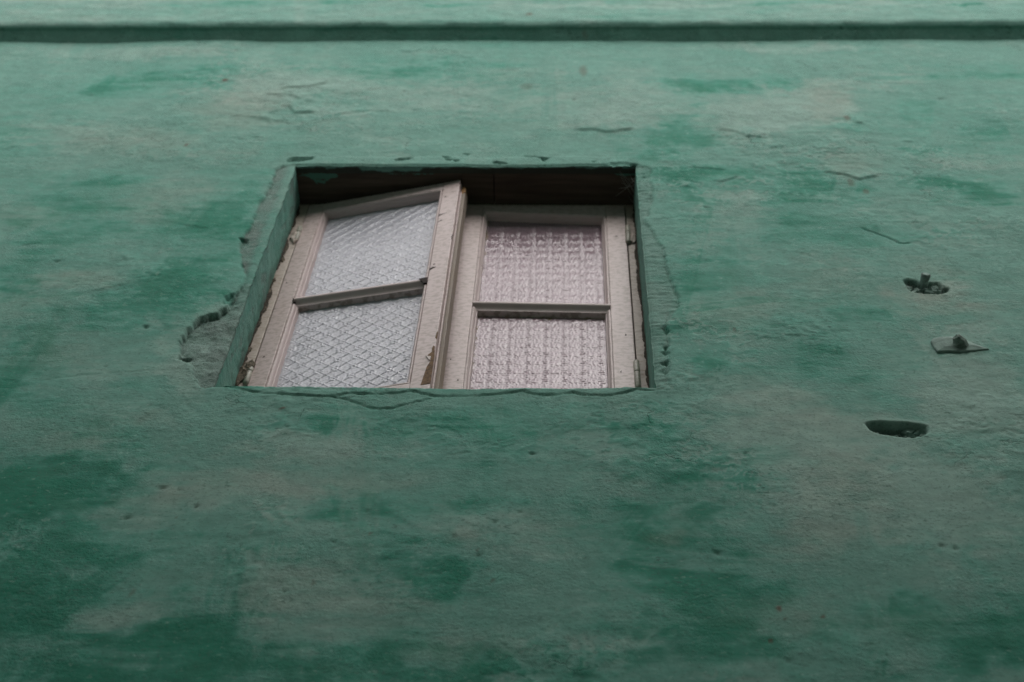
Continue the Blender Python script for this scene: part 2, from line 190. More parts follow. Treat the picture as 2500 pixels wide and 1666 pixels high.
def paint_layers(xa, za, seed=400):
    """layers of limewash on a grid (sorted axes): coarse washes first, then brush dabs over them"""
    x, z = np.meshgrid(xa, za)
    w0 = blobs(x, z, WASH, 2.2, 13, 1.0, 1.5, 0.05)
    g0 = blobs(x, z, GREEN, 1.3, 3, 0.85)
    g0 = 1 - (1 - g0) * (1 - w0 * (0.82 + 0.75 * fbm(x * 5, z * 8, 5, 43, .6)).clip(0, 1.2)).clip(0, 1)
    p0 = blobs(x, z, PALE, 1.0, 5)
    k0 = blobs(x, z, PINK, 0.8, 8, 0.75)
    g0 = g0 * (1 - 0.60 * p0)
    st = fbm(x * 2.2, z * 20, 3, 41)                     # long brush strokes
    cl = fbm(x * 3.1, z * 2.6, 5, 47, 0.6)
    g = np.clip(g0 + 0.20 * sstep(0.05, 0.5, st) + 0.30 * sstep(0.02, 0.45, cl) * (1 - p0), 0, 1)
    p = np.clip(p0 + 0.35 * sstep(0.0, 0.5, -cl) + .12, 0, 1)
    k = k0.copy()
    rg = np.random.default_rng(seed)
    gb, pb, kb = g.copy(), p.copy(), k.copy()
    n = 3000
    for _ in range(n):
        cx, cz = rg.uniform(-1.8, 1.45), rg.uniform(3.1, 6.6)
        big = rg.random()
        L = rg.uniform(.04, .16) * (1.5 if big > .8 else 1)
        W = rg.uniform(.010, .034) * (1.4 if big > .8 else 1)
        w_ = rg.random()
        an = rg.normal(0, .16) if w_ < .66 else (rg.normal(0, .9) if w_ < .91 else rg.normal(1.57, .10))
        if w_ >= .91:
            L *= 1.8
        A = rg.uniform(.15, .50)
        dg, dp, dk = rg.normal(0, .24), rg.normal(0, .24), rg.normal(-.04, .14)
        sd = int(rg.integers(0, 400))
        R = L + .02 + W
        i0, i1 = np.searchsorted(xa, (cx - R, cx + R)); j0, j1 = np.searchsorted(za, (cz - R, cz + R))
        if i1 - i0 < 2 or j1 - j0 < 2:
            continue
        ic, jc = min(np.searchsorted(xa, cx), len(xa) - 1), min(np.searchsorted(za, cz), len(za) - 1)
        X, Z = x[j0:j1, i0:i1] - cx, z[j0:j1, i0:i1] - cz
        ca, sa = math.cos(an), math.sin(an)
        u, v = X * ca + Z * sa, -X * sa + Z * ca
        v = v + .25 * W * np.sin(u / L * 2.3 + sd)
        br = pnoise(v * 170 + sd, u * 5 + sd * .7, 61)
        al = A * sstep(1.0, .70, np.abs(v) / W + .22 * pnoise(u * 30 + sd, v * 30, 62)) * sstep(1.0, .55, np.abs(u) / L + .35 * br) * np.clip(.75 + .55 * br, 0, 1)
        for arr, b, d in ((g, gb, dg), (p, pb, dp), (k, kb, dk)):
            tv = min(1.0, max(0.0, b[jc, ic] + d))
            sl = arr[j0:j1, i0:i1]
            sl += al * (tv - sl)
    rst = np.zeros_like(x)
    ww = 0.004 * fbm(x * 90, z * 90, 2, 77)
    for (cx, cz, rx, rz, a) in RUST:
        m = (np.abs(x - cx) < rx * 2 + .01) & (np.abs(z - cz) < rz * 2 + .01)
        if m.any():
            d = np.hypot((x[m] + ww[m] - cx) / rx, (z[m] + ww[m] - cz) / rz)
            rst[m] = np.maximum(rst[m], a * sstep(1.25, 0.5, d))
    return g, p, k, rst

def bbox(x, z, pts, pad):
    a = np.array(pts)
    return (x > a[:, 0].min() - pad) & (x < a[:, 0].max() + pad) & (z > a[:, 1].min() - pad) & (z < a[:, 1].max() + pad)

def wall_relief(x, z):
    """height of the plaster towards the street, and how bare (paint gone) it is"""
    h = 0.007 * fbm(x * 1.7, z * 1.5, 3, 1) + 0.0011 * fbm(x * 9, z * 8, 4, 2) + 0.0003 * fbm(x * 60, z * 90, 3, 4)
    bare = np.zeros_like(x)
    dirt_shade = np.zeros_like(x)
    # thin coats of limewash that lift in flakes: a stepped surface, strong in some areas only
    fl = 0.5 + 0.5 * fbm(x * 2.6, z * 2.2, 3, 21)
    zone = sstep(0.45, 0.70, fl) * 0.8
    for (cx, cz, rx, rz, a) in [(-0.639,5.398,0.2102,0.2752,1),(0.566,5.142,0.2663,0.3508,1),(0.772,4.987,0.1968,0.2504,0.9),(0.162,5.368,0.1302,0.2099,0.7),(0.796,4.622,0.1525,0.1669,0.8),(-0.871,4.429,0.2284,0.2296,0.5),(0.251,4.863,0.0867,0.3554,0.8),(0.76,4.18,0.127,0.3262,0.6),(-0.257,3.519,0.1956,0.1284,0.5),(-0.833,5.25,0.1289,0.2869,0.5)]:
        zone = np.maximum(zone, a * sstep(1.3, 0.3, np.hypot((x - cx) / rx, (z - cz) / rz)))
    t = 4.5 * (0.5 + 0.5 * fbm(x * 8 + 1.5 * fbm(x * 30, z * 30, 2, 33), z * 9, 4, 23, 0.55))
    fr = t - np.floor(t)
    h = h + zone * 0.0013 * (np.floor(t) + sstep(0.90, 1.0, fr))
    layer = zone * (np.floor(t) % 2) * (0.6 + 0.8 * pnoise(x * 5, z * 5, 29))
    # ledges
    jx = 0.006 * fbm(x * 40, z * 40, 3, 51)
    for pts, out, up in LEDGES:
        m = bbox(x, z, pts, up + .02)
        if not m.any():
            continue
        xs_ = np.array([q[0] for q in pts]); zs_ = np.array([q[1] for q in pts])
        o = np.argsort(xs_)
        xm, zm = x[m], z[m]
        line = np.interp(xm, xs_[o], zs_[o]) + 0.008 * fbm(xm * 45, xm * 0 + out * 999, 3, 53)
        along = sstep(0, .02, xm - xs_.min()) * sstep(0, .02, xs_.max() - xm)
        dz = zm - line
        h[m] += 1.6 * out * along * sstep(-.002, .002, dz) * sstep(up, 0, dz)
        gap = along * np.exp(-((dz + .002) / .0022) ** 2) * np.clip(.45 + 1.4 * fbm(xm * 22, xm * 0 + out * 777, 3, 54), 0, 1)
        dirt_shade[m] = np.maximum(dirt_shade[m], min(.30, out * 120) * gap)  # shade beneath each lifted edge, painted in as dark colour
    # broken plaster beside the opening
    wx = x + 0.007 * fbm(x * 38, z * 38, 3, 61); wz = z + 0.009 * fbm(x * 38 + 5, z * 38, 3, 62)
    m = bbox(x, z, LEFT_PATCH, .03)
    q = np.zeros_like(x); q[m] = inside(wx[m], wz[m], LEFT_PATCH)
    low = sstep(4.62, 4.38, z)
    rough = fbm(x * 34, z * 30, 5, 63, .65)
    # the arris itself keeps a strip of paint and mortar
    strip = sstep(0.030, 0.012, OX0 - x + 0.010 * fbm(x * 20, z * 30, 2, 64)) * sstep(4.2, 4.5, z)
    dep = (0.0045 + 0.0065 * low) * (1 - 0.9 * strip) - 0.0035 * rough * (0.35 + low) - 0.0060 * low * np.clip(fbm(x * 13, z * 17, 4, 65, .6), -.6, .6)
    h = h - q * dep
    m = bbox(x, z, LEFT_PATCH, .03)
    ed = seg_dist(wx[m], wz[m], list(LEFT_PATCH[1:24]))
    cre = np.exp(-(ed / .0035) ** 2) * (0.4 + 0.9 * np.clip(fbm(x[m] * 30, z[m] * 30, 3, 68) + .3, 0, 1))
    h[m] -= .0026 * cre
    dirt_shade[m] = np.maximum(dirt_shade[m], .26 * cre)  # crease along the broken edge darkened in colour
    bare = np.maximum(bare, q * (1 - .8 * strip) * np.clip(.86 + .7 * fbm(x * 11, z * 11, 3, 66), .25, 1))
    # deeper gouges where the patch meets the sound plaster
    for gx, gz, gr, gd in ((-0.585+0.0,4.0,0,0),):
        pass
    m = bbox(x, z, RIGHT_PATCH, .03)
    q = np.zeros_like(x); q[m] = inside(wx[m], wz[m], RIGHT_PATCH)
    scr = fbm(x * 18, z * 130, 3, 67)
    h = h - q * (0.0030 - 0.0024 * scr - 0.0016 * rough)
    ed = seg_dist(wx[m], wz[m], list(RIGHT_PATCH[1:20]))
    cre = np.exp(-(ed / .003) ** 2) * np.clip(fbm(x[m] * 24, z[m] * 24, 3, 69) * 1.6 + .25, 0, 1)
    h[m] -= .0030 * cre
    dirt_shade[m] = np.maximum(dirt_shade[m], .35 * cre)  # rim of the right patch darkened in colour as well
    bare = np.maximum(bare, 0.35 * q)
    # lintel edge: a smooth rendered strip along the top of the opening
    strip = sstep(OX0 - .03, OX0, x) * sstep(OX1 + .02, OX1, x) * sstep(0, 0.004, z - OZ1) * sstep(0.055, 0.04, z - OZ1 + .012 * fbm(x * 9, z * 9, 2, 71))
    h = h + 0.0022 * strip
    for poly, dep in CHIPS:
        m = bbox(x, z, poly, .02)
        ins = inside(x[m] + .3 * (wx[m] - x[m]), z[m] + .3 * (wz[m] - z[m]), poly)
        h[m] -= ins * (dep * 1.1 + 0.002 * rough[m])
    # sill: a lip of mortar that ends in a ragged crack
    xs_ = np.array([q_[0] for q_ in SILL_LINE]); zs_ = np.array([q_[1] for q_ in SILL_LINE])
    line = np.interp(x, xs_, zs_) + 0.004 * fbm(x * 50, x * 0, 3, 73) + 0.003 * fbm(x * 170, x * 0, 2, 75)
    along = sstep(xs_.min(), xs_.min() + .02, x) * sstep(xs_.max(), xs_.max() - .03, x)
    dz = z - line
    var = np.clip(0.60 + 1.3 * fbm(x * 14, x * 0 + 4, 4, 74, .6), 0.08, 1.5)
    h = h + along * 0.0022 * var * sstep(-.0015, .002, dz) * sstep(0.11, 0.0, dz)
    h = h - along * 0.0046 * var * np.exp(-((dz + .001) / .0020) ** 2)
    # cracks
    cx_ = x + 0.006 * fbm(x * 55, z * 55, 4, 81, .65); cz_ = z + 0.008 * fbm(x * 55 + 9, z * 55, 4, 82, .65)
    for pts, w, dep in CRACKS:
        m = bbox(x, z, pts, .04)
        if m.any():
            d = seg_dist(cx_[m], cz_[m], pts)
            h[m] -= dep * np.exp(-(d / (w * 1.6)) ** 2)
    # pits, some placed, most scattered
    rr = np.random.default_rng(5)
    pits = [(a, b, rr.uniform(.0020, .0042), .004) for a, b in PITS]
    for _ in range(110):
        pits.append((rr.uniform(-1.6, 1.35), rr.uniform(3.25, 5.9), rr.uniform(.0014, .0028), rr.uniform(.001, .0025)))
    for a, b, r, dep in pits:
        m = (np.abs(x - a) < r * 5) & (np.abs(z - b) < r * 5)
        if m.any():
            e = rr.uniform(1.0, 2.0)
            d = np.hypot((wx[m] - a) / e, wz[m] - b) / r
            h[m] -= dep * np.exp(-d ** 2 * 1.2)
            dirt_shade[m] = np.maximum(dirt_shade[m], .45 * np.exp(-d ** 2 * 1.6))  # pits get a dark speck of colour
    # the two holes broken into the wall
    for poly, dep, sd in ((HOLE_UP, 0.020, 91), (HOLE_LOW, 0.034, 92)):
        m = bbox(x, z, poly, .05)
        xm, zm = x[m] + .45 * (wx[m] - x[m]), z[m] + .45 * (wz[m] - z[m])
        ins = inside(xm, zm, poly)
        edge = seg_dist(xm, zm, list(poly) + [poly[0]])
        k = ins * sstep(0, 0.010, edge)
        lump = np.abs(fbm(x[m] * 60, z[m] * 48, 3, sd, .6))
        h[m] -= k * (dep * .85 - 0.030 * lump)
        h[m] += (1 - ins) * 0.0010 * np.exp(-edge / .008)
        bare[m] = np.maximum(bare[m], 1.0 * k)
        dirt_shade[m] = np.maximum(dirt_shade[m], 0.25 * k)  # hole interiors tinted darker
    return h, bare, dirt_shade, zone, layer

# ------------------------------------------------------------------ materials
def new_mat(name):
    m = bpy.data.materials.new(name)
    m.use_nodes = True
    nt = m.node_tree
    b = nt.nodes["Principled BSDF"]
    return m, nt, b

def nd(nt, typ, **kw):
    n = nt.nodes.new(typ)
    for k, v in kw.items():
        setattr(n, k, v)
    return n

def mixc(nt, fac, a, b, blend='MIX'):
    n = nd(nt, "ShaderNodeMix", data_type='RGBA', blend_type=blend)
    for sock, val in ((n.inputs[0], fac), (n.inputs[6], a), (n.inputs[7], b)):
        if isinstance(val, (tuple, list)):
            sock.default_value = (*val, 1.0) if len(val) == 3 else val
        elif isinstance(val, (int, float)):
            sock.default_value = val
        else:
            nt.links.new(val, sock)
    return n.outputs[2]

def math_(nt, op, a, b=None, clamp=False):
    n = nd(nt, "ShaderNodeMath", operation=op, use_clamp=clamp)
    for s, v in ((n.inputs[0], a), (n.inputs[1], b)):
        if v is None:
            continue
        if isinstance(v, (int, float)):
            s.default_value = v
        else:
            nt.links.new(v, s)
    return n.outputs[0]

def tex_noise(nt, vec, scale, detail=4, rough=0.55, dist=0.0):
    n = nd(nt, "ShaderNodeTexNoise")
    n.inputs["Scale"].default_value = scale
    n.inputs["Detail"].default_value = detail
    n.inputs["Roughness"].default_value = rough
    n.inputs["Distortion"].default_value = dist
    if vec is not None:
        nt.links.new(vec, n.inputs["Vector"])
    return n.outputs["Fac"]

def mapped(nt, scale, rot=(0, 0, 0)):
    tc = nd(nt, "ShaderNodeTexCoord")
    mp = nd(nt, "ShaderNodeMapping")
    mp.inputs["Scale"].default_value = scale
    mp.inputs["Rotation"].default_value = rot
    nt.links.new(tc.outputs["Object"], mp.inputs["Vector"])
    return mp.outputs["Vector"]

def ramp(nt, fac, p0, p1, c0=0.0, c1=1.0):
    n = nd(nt, "ShaderNodeMapRange", interpolation_type='SMOOTHSTEP')
    n.inputs["From Min"].default_value = p0; n.inputs["From Max"].default_value = p1
    n.inputs["To Min"].default_value = c0; n.inputs["To Max"].default_value = c1
    nt.links.new(fac, n.inputs["Value"])
    return n.outputs["Result"]

def bump(nt, b, height, strength, distance):
    n = nd(nt, "ShaderNodeBump")
    n.inputs["Strength"].default_value = strength
    n.inputs["Distance"].default_value = distance
    nt.links.new(height, n.inputs["Height"])
    nt.links.new(n.outputs["Normal"], b.inputs["Normal"])

def plaster_material():
    m, nt, b = new_mat("green_limewash_plaster")
    at = nd(nt, "ShaderNodeAttribute", attribute_name="paint")
    a2 = nd(nt, "ShaderNodeAttribute", attribute_name="wear_shade")
    s1 = nd(nt, "ShaderNodeSeparateColor"); nt.links.new(at.outputs["Color"], s1.inputs[0])
    s2 = nd(nt, "ShaderNodeSeparateColor"); nt.links.new(a2.outputs["Color"], s2.inputs[0])
    G, PL, PK = s1.outputs[0], s1.outputs[1], s1.outputs[2]
    BARE, DIRT_SHADE, RU = s2.outputs[0], s2.outputs[1], s2.outputs[2]
    iso = mapped(nt, (1, 1, 1))
    brush = mapped(nt, (7, 7, 42))
    fine = mapped(nt, (60, 60, 95))
    n_mid = tex_noise(nt, iso, 14, 6, 0.62, 0.4)
    n_br = tex_noise(nt, brush, 1.0, 5, 0.6)
    n_f = tex_noise(nt, fine, 1.0, 4, 0.7)
    n_spk = tex_noise(nt, iso, 170, 3, 0.7)
    # break every layer up with the finer noises
    g = math_(nt, 'ADD', G, math_(nt, 'MULTIPLY', math_(nt, 'SUBTRACT', n_mid, 0.5), 0.55))
    g = math_(nt, 'ADD', g, math_(nt, 'MULTIPLY', math_(nt, 'SUBTRACT', n_br, 0.5), 0.45), True)
    p = math_(nt, 'ADD', PL, math_(nt, 'MULTIPLY', math_(nt, 'SUBTRACT', n_br, 0.5), -0.6))
    p = math_(nt, 'ADD', p, math_(nt, 'MULTIPLY', math_(nt, 'SUBTRACT', n_mid, 0.55), 0.5), True)
    k = math_(nt, 'ADD', PK, math_(nt, 'MULTIPLY', math_(nt, 'SUBTRACT', n_mid, 0.5), 0.4), True)
    g = ramp(nt, g, 0.02, 1.08)
    p = ramp(nt, p, 0.15, 0.80)
    c = mixc(nt, math_(nt, 'MULTIPLY', p, 0.9), BASE_C, PALE_C)
    c = mixc(nt, g, c, GREEN_C)
    c = mixc(nt, ramp(nt, g, 0.35, 1.05, 0, 0.95), c, DEEP_C)
    c = mixc(nt, math_(nt, 'MULTIPLY', k, math_(nt, 'SUBTRACT', 0.95, math_(nt, 'MULTIPLY', g, 0.6))), c, PINK_C)
    c = mixc(nt, math_(nt, 'MULTIPLY', BARE, ramp(nt, n_mid, 0.30, 0.55, 0.55, 0.95)), c, BARE_C)
    # soot and dark grains caught in the relief of the brushwork
    spk = ramp(nt, n_spk, 0.57, 0.66, 0, 0.50)
    c = mixc(nt, spk, c, (0.065, 0.150, 0.120))
    c = mixc(nt, ramp(nt, n_f, 0.58, 0.70, 0, 0.36), c, (0.075, 0.175, 0.140))
    c = mixc(nt, ramp(nt, n_f, 0.42, 0.30, 0, 0.28), c, (0.40, 0.54, 0.48))
    mott = tex_noise(nt, mapped(nt, (22, 22, 30)), 1.0, 6, 0.68, 0.3)
    mv = nd(nt, "ShaderNodeHueSaturation"); nt.links.new(c, mv.inputs["Color"]); nt.links.new(ramp(nt, mott, 0.30, 0.70, 0.90, 1.10), mv.inputs["Value"])
    c = mv.outputs[0]
    # short dark nicks of the brushwork and hairline crazing, both patchy
    nick = tex_noise(nt, mapped(nt, (75, 75, 230)), 1.0, 3, 0.6)
    zone1 = ramp(nt, tex_noise(nt, iso, 5, 4, 0.6), 0.42, 0.62)
    c = mixc(nt, math_(nt, 'MULTIPLY', ramp(nt, nick, 0.59, 0.66, 0, 0.75), zone1), c, (0.045, 0.115, 0.092))
    warp = nd(nt, "ShaderNodeTexNoise"); warp.inputs["Scale"].default_value = 9; warp.inputs["Detail"].default_value = 6
    nt.links.new(iso, warp.inputs["Vector"])
    wv = nd(nt, "ShaderNodeVectorMath", operation='MULTIPLY_ADD')
    nt.links.new(warp.outputs["Color"], wv.inputs[0]); wv.inputs[1].default_value = (0.16, 0.16, 0.16); nt.links.new(mapped(nt, (1.0, 1.0, 1.7)), wv.inputs[2])
    vor = nd(nt, "ShaderNodeTexVoronoi", feature='DISTANCE_TO_EDGE'); vor.inputs["Scale"].default_value = 11.0
    nt.links.new(wv.outputs[0], vor.inputs["Vector"])
    a4 = nd(nt, "ShaderNodeAttribute", attribute_name="flake")
    zone2 = math_(nt, 'MULTIPLY', ramp(nt, tex_noise(nt, iso, 9, 5, 0.65), 0.50, 0.60), ramp(nt, a4.outputs["Fac"], 0.45, 0.85))
    craze = math_(nt, 'MULTIPLY', ramp(nt, vor.outputs["Distance"], 0.022, 0.006), zone2)
    c = mixc(nt, math_(nt, 'MULTIPLY', craze, 0.50), c, (0.040, 0.095, 0.075))
    grit = tex_noise(nt, iso, 120, 5, 0.75)
    c = mixc(nt, math_(nt, 'MULTIPLY', BARE, ramp(nt, grit, 0.52, 0.70, 0, 0.55)), c, (0.085, 0.135, 0.115))
    c = mixc(nt, math_(nt, 'MULTIPLY', BARE, ramp(nt, grit, 0.44, 0.30, 0, 0.5)), c, (0.33, 0.40, 0.36))
    c = mixc(nt, DIRT_SHADE, c, (0.042, 0.046, 0.036))  # dirt, plus the shade painted under lifted edges
    c = mixc(nt, math_(nt, 'MULTIPLY', RU, 0.8), c, (0.105, 0.050, 0.030))
    nt.links.new(c, b.inputs["Base Color"])
    b.inputs["Roughness"].default_value = 0.85
    b.inputs["Specular IOR Level"].default_value = 0.25
    a3 = nd(nt, "ShaderNodeAttribute", attribute_name="flake")
    n_t = tex_noise(nt, mapped(nt, (10, 10, 13)), 1.0, 7, 0.58, 0.6)
    lev = math_(nt, 'FLOOR', math_(nt, 'MULTIPLY', n_t, 7.0))
    gate = ramp(nt, tex_noise(nt, iso, 6, 3, 0.5), 0.44, 0.58)
    fl = math_(nt, 'MULTIPLY', lev, math_(nt, 'MULTIPLY', gate, math_(nt, 'MULTIPLY', a3.outputs["Fac"], 0.45)))
    hh = math_(nt, 'ADD', math_(nt, 'MULTIPLY', n_f, 0.80), math_(nt, 'MULTIPLY', n_spk, 0.60))
    hh = math_(nt, 'MULTIPLY', hh, ramp(nt, tex_noise(nt, iso, 4.5, 5, 0.6), 0.38, 0.62, 0.18, 1.15))
    hh = math_(nt, 'ADD', hh, math_(nt, 'MULTIPLY', n_mid, 0.35))
    hh = math_(nt, 'ADD', hh, math_(nt, 'MULTIPLY', n_br, 0.30))
    hh = math_(nt, 'ADD', hh, math_(nt, 'MULTIPLY', math_(nt, 'MULTIPLY', BARE, grit), 1.6))
    hh = math_(nt, 'ADD', hh, fl)
    hh = math_(nt, 'ADD', hh, math_(nt, 'MULTIPLY', craze, -0.35))
    bump(nt, b, hh, 0.8, 0.0030)
    return m

BASE_C = (0.142, 0.308, 0.252)
PALE_C = (0.232, 0.358, 0.306)
GREEN_C = (0.058, 0.285, 0.212)
DEEP_C = (0.012, 0.175, 0.108)
PINK_C = (0.285, 0.310, 0.262)
BARE_C = (0.165, 0.228, 0.203)

def wood_paint(name, col, chip_amt=0.5, along=(90, 90, 6), rough=0.42, stain=0.10):
    """old oil paint on wood: brush lines along the piece, chips, grime"""
    m, nt, b = new_mat(name)
    iso = mapped(nt, (1, 1, 1))
    gr = mapped(nt, along)
    n_g = tex_noise(nt, gr, 1.0, 5, 0.6)
    n_m = tex_noise(nt, iso, 22, 5, 0.6, 0.3)
    n_c = tex_noise(nt, mapped(nt, (70, 70, 130)), 1.0, 3, 0.55)
    n_s = tex_noise(nt, iso, 5, 4, 0.6)
    c = mixc(nt, ramp(nt, n_m, 0.2, 0.8), col, tuple(v * s for v, s in zip(col, (0.94, 0.93, 0.91))))
    c = mixc(nt, ramp(nt, n_s, 0.45, 0.75, 0, stain), c, (0.26, 0.20, 0.14))
    c = mixc(nt, ramp(nt, n_g, 0.58, 0.75, 0, 0.14), c, tuple(v * 0.62 for v in col))
    chip = math_(nt, 'MULTIPLY', ramp(nt, n_c, 0.69, 0.72, 0, 1), ramp(nt, n_m, 0.46, 0.56, 0, chip_amt))
    c = mixc(nt, chip, c, (0.07, 0.045, 0.03))
    # rubbed edges
    geo = nd(nt, "ShaderNodeNewGeometry")
    ed = math_(nt, 'MULTIPLY', ramp(nt, geo.outputs["Pointiness"], 0.53, 0.60), ramp(nt, n_c, 0.46, 0.60, 0, 0.8 * chip_amt))
    c = mixc(nt, ed, c, (0.22, 0.16, 0.11))
    nt.links.new(c, b.inputs["Base Color"])
    b.inputs["Roughness"].default_value = rough
    b.inputs["Specular IOR Level"].default_value = 0.4
    hh = math_(nt, 'ADD', math_(nt, 'MULTIPLY', n_g, 0.6), math_(nt, 'MULTIPLY', chip, -1.2))
    hh = math_(nt, 'ADD', hh, math_(nt, 'MULTIPLY', n_m, 0.25))
    bump(nt, b, hh, 0.6, 0.0007)
    return m

def simple_mat(name, col, rough=0.8, var=0.25, scale=20, bump_d=0.002, metallic=0.0):
    m, nt, b = new_mat(name)
    iso = mapped(nt, (1, 1, 1))
    n = tex_noise(nt, iso, scale, 6, 0.62)
    c = mixc(nt, ramp(nt, n, 0.3, 0.7), tuple(v * (1 + var) for v in col), tuple(v * (1 - var) for v in col))
    nt.links.new(c, b.inputs["Base Color"])
    b.inputs["Roughness"].default_value = rough
    b.inputs["Metallic"].default_value = metallic
    bump(nt, b, n, 0.8, bump_d)
    return m

def lintel_material():
    """dark stained board; splashes of the wall's green near the front edge and in the corners"""
    m, nt, b = new_mat("dark_lintel_timber")
    tc = nd(nt, "ShaderNodeTexCoord")
    at = nd(nt, "ShaderNodeAttribute", attribute_name="paint")
    sp = nd(nt, "ShaderNodeSeparateColor"); nt.links.new(at.outputs["Color"], sp.inputs[0])
    gr = mapped(nt, (5, 60, 60))
    n1 = tex_noise(nt, gr, 1.0, 5, 0.65)
    n2 = tex_noise(nt, mapped(nt, (40, 80, 40)), 1.0, 5, 0.65, 0.8)
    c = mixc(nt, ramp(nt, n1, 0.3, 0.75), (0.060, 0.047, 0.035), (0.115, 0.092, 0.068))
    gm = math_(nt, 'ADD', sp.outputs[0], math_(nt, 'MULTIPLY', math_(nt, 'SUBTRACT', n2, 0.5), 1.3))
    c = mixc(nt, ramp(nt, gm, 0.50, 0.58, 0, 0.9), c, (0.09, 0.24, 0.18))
    n3 = tex_noise(nt, mapped(nt, (70, 160, 70), (0, 0, .6)), 1.0, 3, 0.6)
    c = mixc(nt, math_(nt, 'MULTIPLY', ramp(nt, n3, 0.68, 0.76, 0, 0.4), sp.outputs[1]), c, (0.30, 0.30, 0.27))
    nt.links.new(c, b.inputs["Base Color"])
    b.inputs["Roughness"].default_value = 0.8
    b.inputs["Specular IOR Level"].default_value = 0.2
    bump(nt, b, n1, 0.7, 0.002)
    return m

def glass_material(name, tint, clarity):
    """rolled privacy glass, dusty: partly clear, partly a milky film, with rotten putty stains along the beads"""
    m, nt, b = new_mat(name)
    at = nd(nt, "ShaderNodeAttribute", attribute_name="dirt_shade")
    sp = nd(nt, "ShaderNodeSeparateColor"); nt.links.new(at.outputs["Color"], sp.inputs[0])
    iso = mapped(nt, (1, 1, 1))
    n1 = tex_noise(nt, iso, 260, 3, 0.7)
    n2 = tex_noise(nt, iso, 28, 4, 0.6)
    n3 = tex_noise(nt, iso, 7, 4, 0.6)
    d = math_(nt, 'ADD', sp.outputs[0], math_(nt, 'MULTIPLY', math_(nt, 'SUBTRACT', n1, 0.5), 1.0))
    d = math_(nt, 'ADD', d, math_(nt, 'MULTIPLY', math_(nt, 'SUBTRACT', n2, 0.5), 0.7))
    dm = ramp(nt, d, 0.42, 0.72)
    c = mixc(nt, ramp(nt, n3, 0.3, 0.7, 0, 1), tint, tuple(v * 0.86 for v in tint))
    c = mixc(nt, dm, c, (0.20, 0.145, 0.055))
    nt.links.new(c, b.inputs["Base Color"])
    nt.links.new(math_(nt, 'MULTIPLY', math_(nt, 'SUBTRACT', 1.0, dm), clarity), b.inputs["Transmission Weight"])
    nt.links.new(ramp(nt, dm, 0, 1, 0.11, 0.8), b.inputs["Roughness"])
    b.inputs["IOR"].default_value = 1.52
    b.inputs["Specular IOR Level"].default_value = 0.40
    return m

M_PLASTER = plaster_material()
M_LINTEL = lintel_material()
M_SASH = wood_paint("old_pinkish_white_paint", (0.600, 0.490, 0.478), 0.9, (9, 9, 260))
M_RAIL = wood_paint("old_pinkish_white_paint_along_x", (0.630, 0.520, 0.515), 0.8, (6, 90, 90))
M_FRAME = wood_paint("frame_paint_grimy", (0.50, 0.42, 0.37), 1.0, (90, 90, 6), 0.5, 0.6)
M_EDGE = wood_paint("weathered_edge_paint", (0.250, 0.205, 0.165), 1.0, (160, 160, 5), 0.6, 0.7)
M_BAREWOOD = simple_mat("bare_orange_wood", (0.32, 0.17, 0.06), 0.7, 0.4, 60, 0.001)
M_HINGE = simple_mat("painted_hinge", (0.36, 0.34, 0.28), 0.45, 0.3, 120, 0.0006)
M_GLASS_L = glass_material("rolled_glass_lattice", (0.74, 0.74, 0.82), 0.40)
M_GLASS_R = glass_material("rolled_glass_rosette", (0.50, 0.36, 0.415), 0.38)
M_MORTAR = simple_mat("grey_green_mortar", (0.215, 0.31, 0.272), 0.9, 0.3, 40, 0.003)
M_STUB = simple_mat("rusty_stub", (0.14, 0.195, 0.165), 0.8, 0.5, 90, 0.002)
M_DEBRIS = simple_mat("rotten_putty", (0.13, 0.105, 0.075), 0.95, 0.6, 140, 0.003)
M_WEB = simple_mat("cobweb_silk", (0.35, 0.36, 0.33), 0.9, 0.2, 50, 0.0)
M_ROOM = simple_mat("dim_room_plaster", (0.22, 0.19, 0.17), 0.9, 0.1, 4, 0.001)
M_OPP = simple_mat("opposite_render", (0.52, 0.48, 0.44), 0.9, 0.2, 3, 0.004)
M_OPPTRIM = simple_mat("opposite_trim", (0.45, 0.42, 0.38), 0.8, 0.15, 8, 0.002)
M_OPPGLASS = simple_mat("opposite_window_glass", (0.03, 0.035, 0.04), 0.1, 0.1, 3, 0.0)
M_PAVE = simple_mat("street_stone", (0.27, 0.25, 0.23), 0.85, 0.3, 5, 0.004)

# ------------------------------------------------------------------ object helpers
def link(o, parent=None):
    COL.objects.link(o)
    if parent is not None:
        o.parent = parent
    return o

def empty(name, loc=(0, 0, 0), parent=None):
    o = bpy.data.objects.new(name, None)
    o.empty_display_size = 0.1
    o.location = loc
    return link(o, parent)

def mesh_obj(name, verts, faces, mat, parent=None, smooth=False):
    me = bpy.data.meshes.new(name)
    me.from_pydata([tuple(v) for v in verts], [], faces)
    me.materials.append(mat)
    if smooth:
        me.polygons.foreach_set("use_smooth", [True] * len(me.polygons))
    me.update()
    return link(bpy.data.objects.new(name, me), parent)

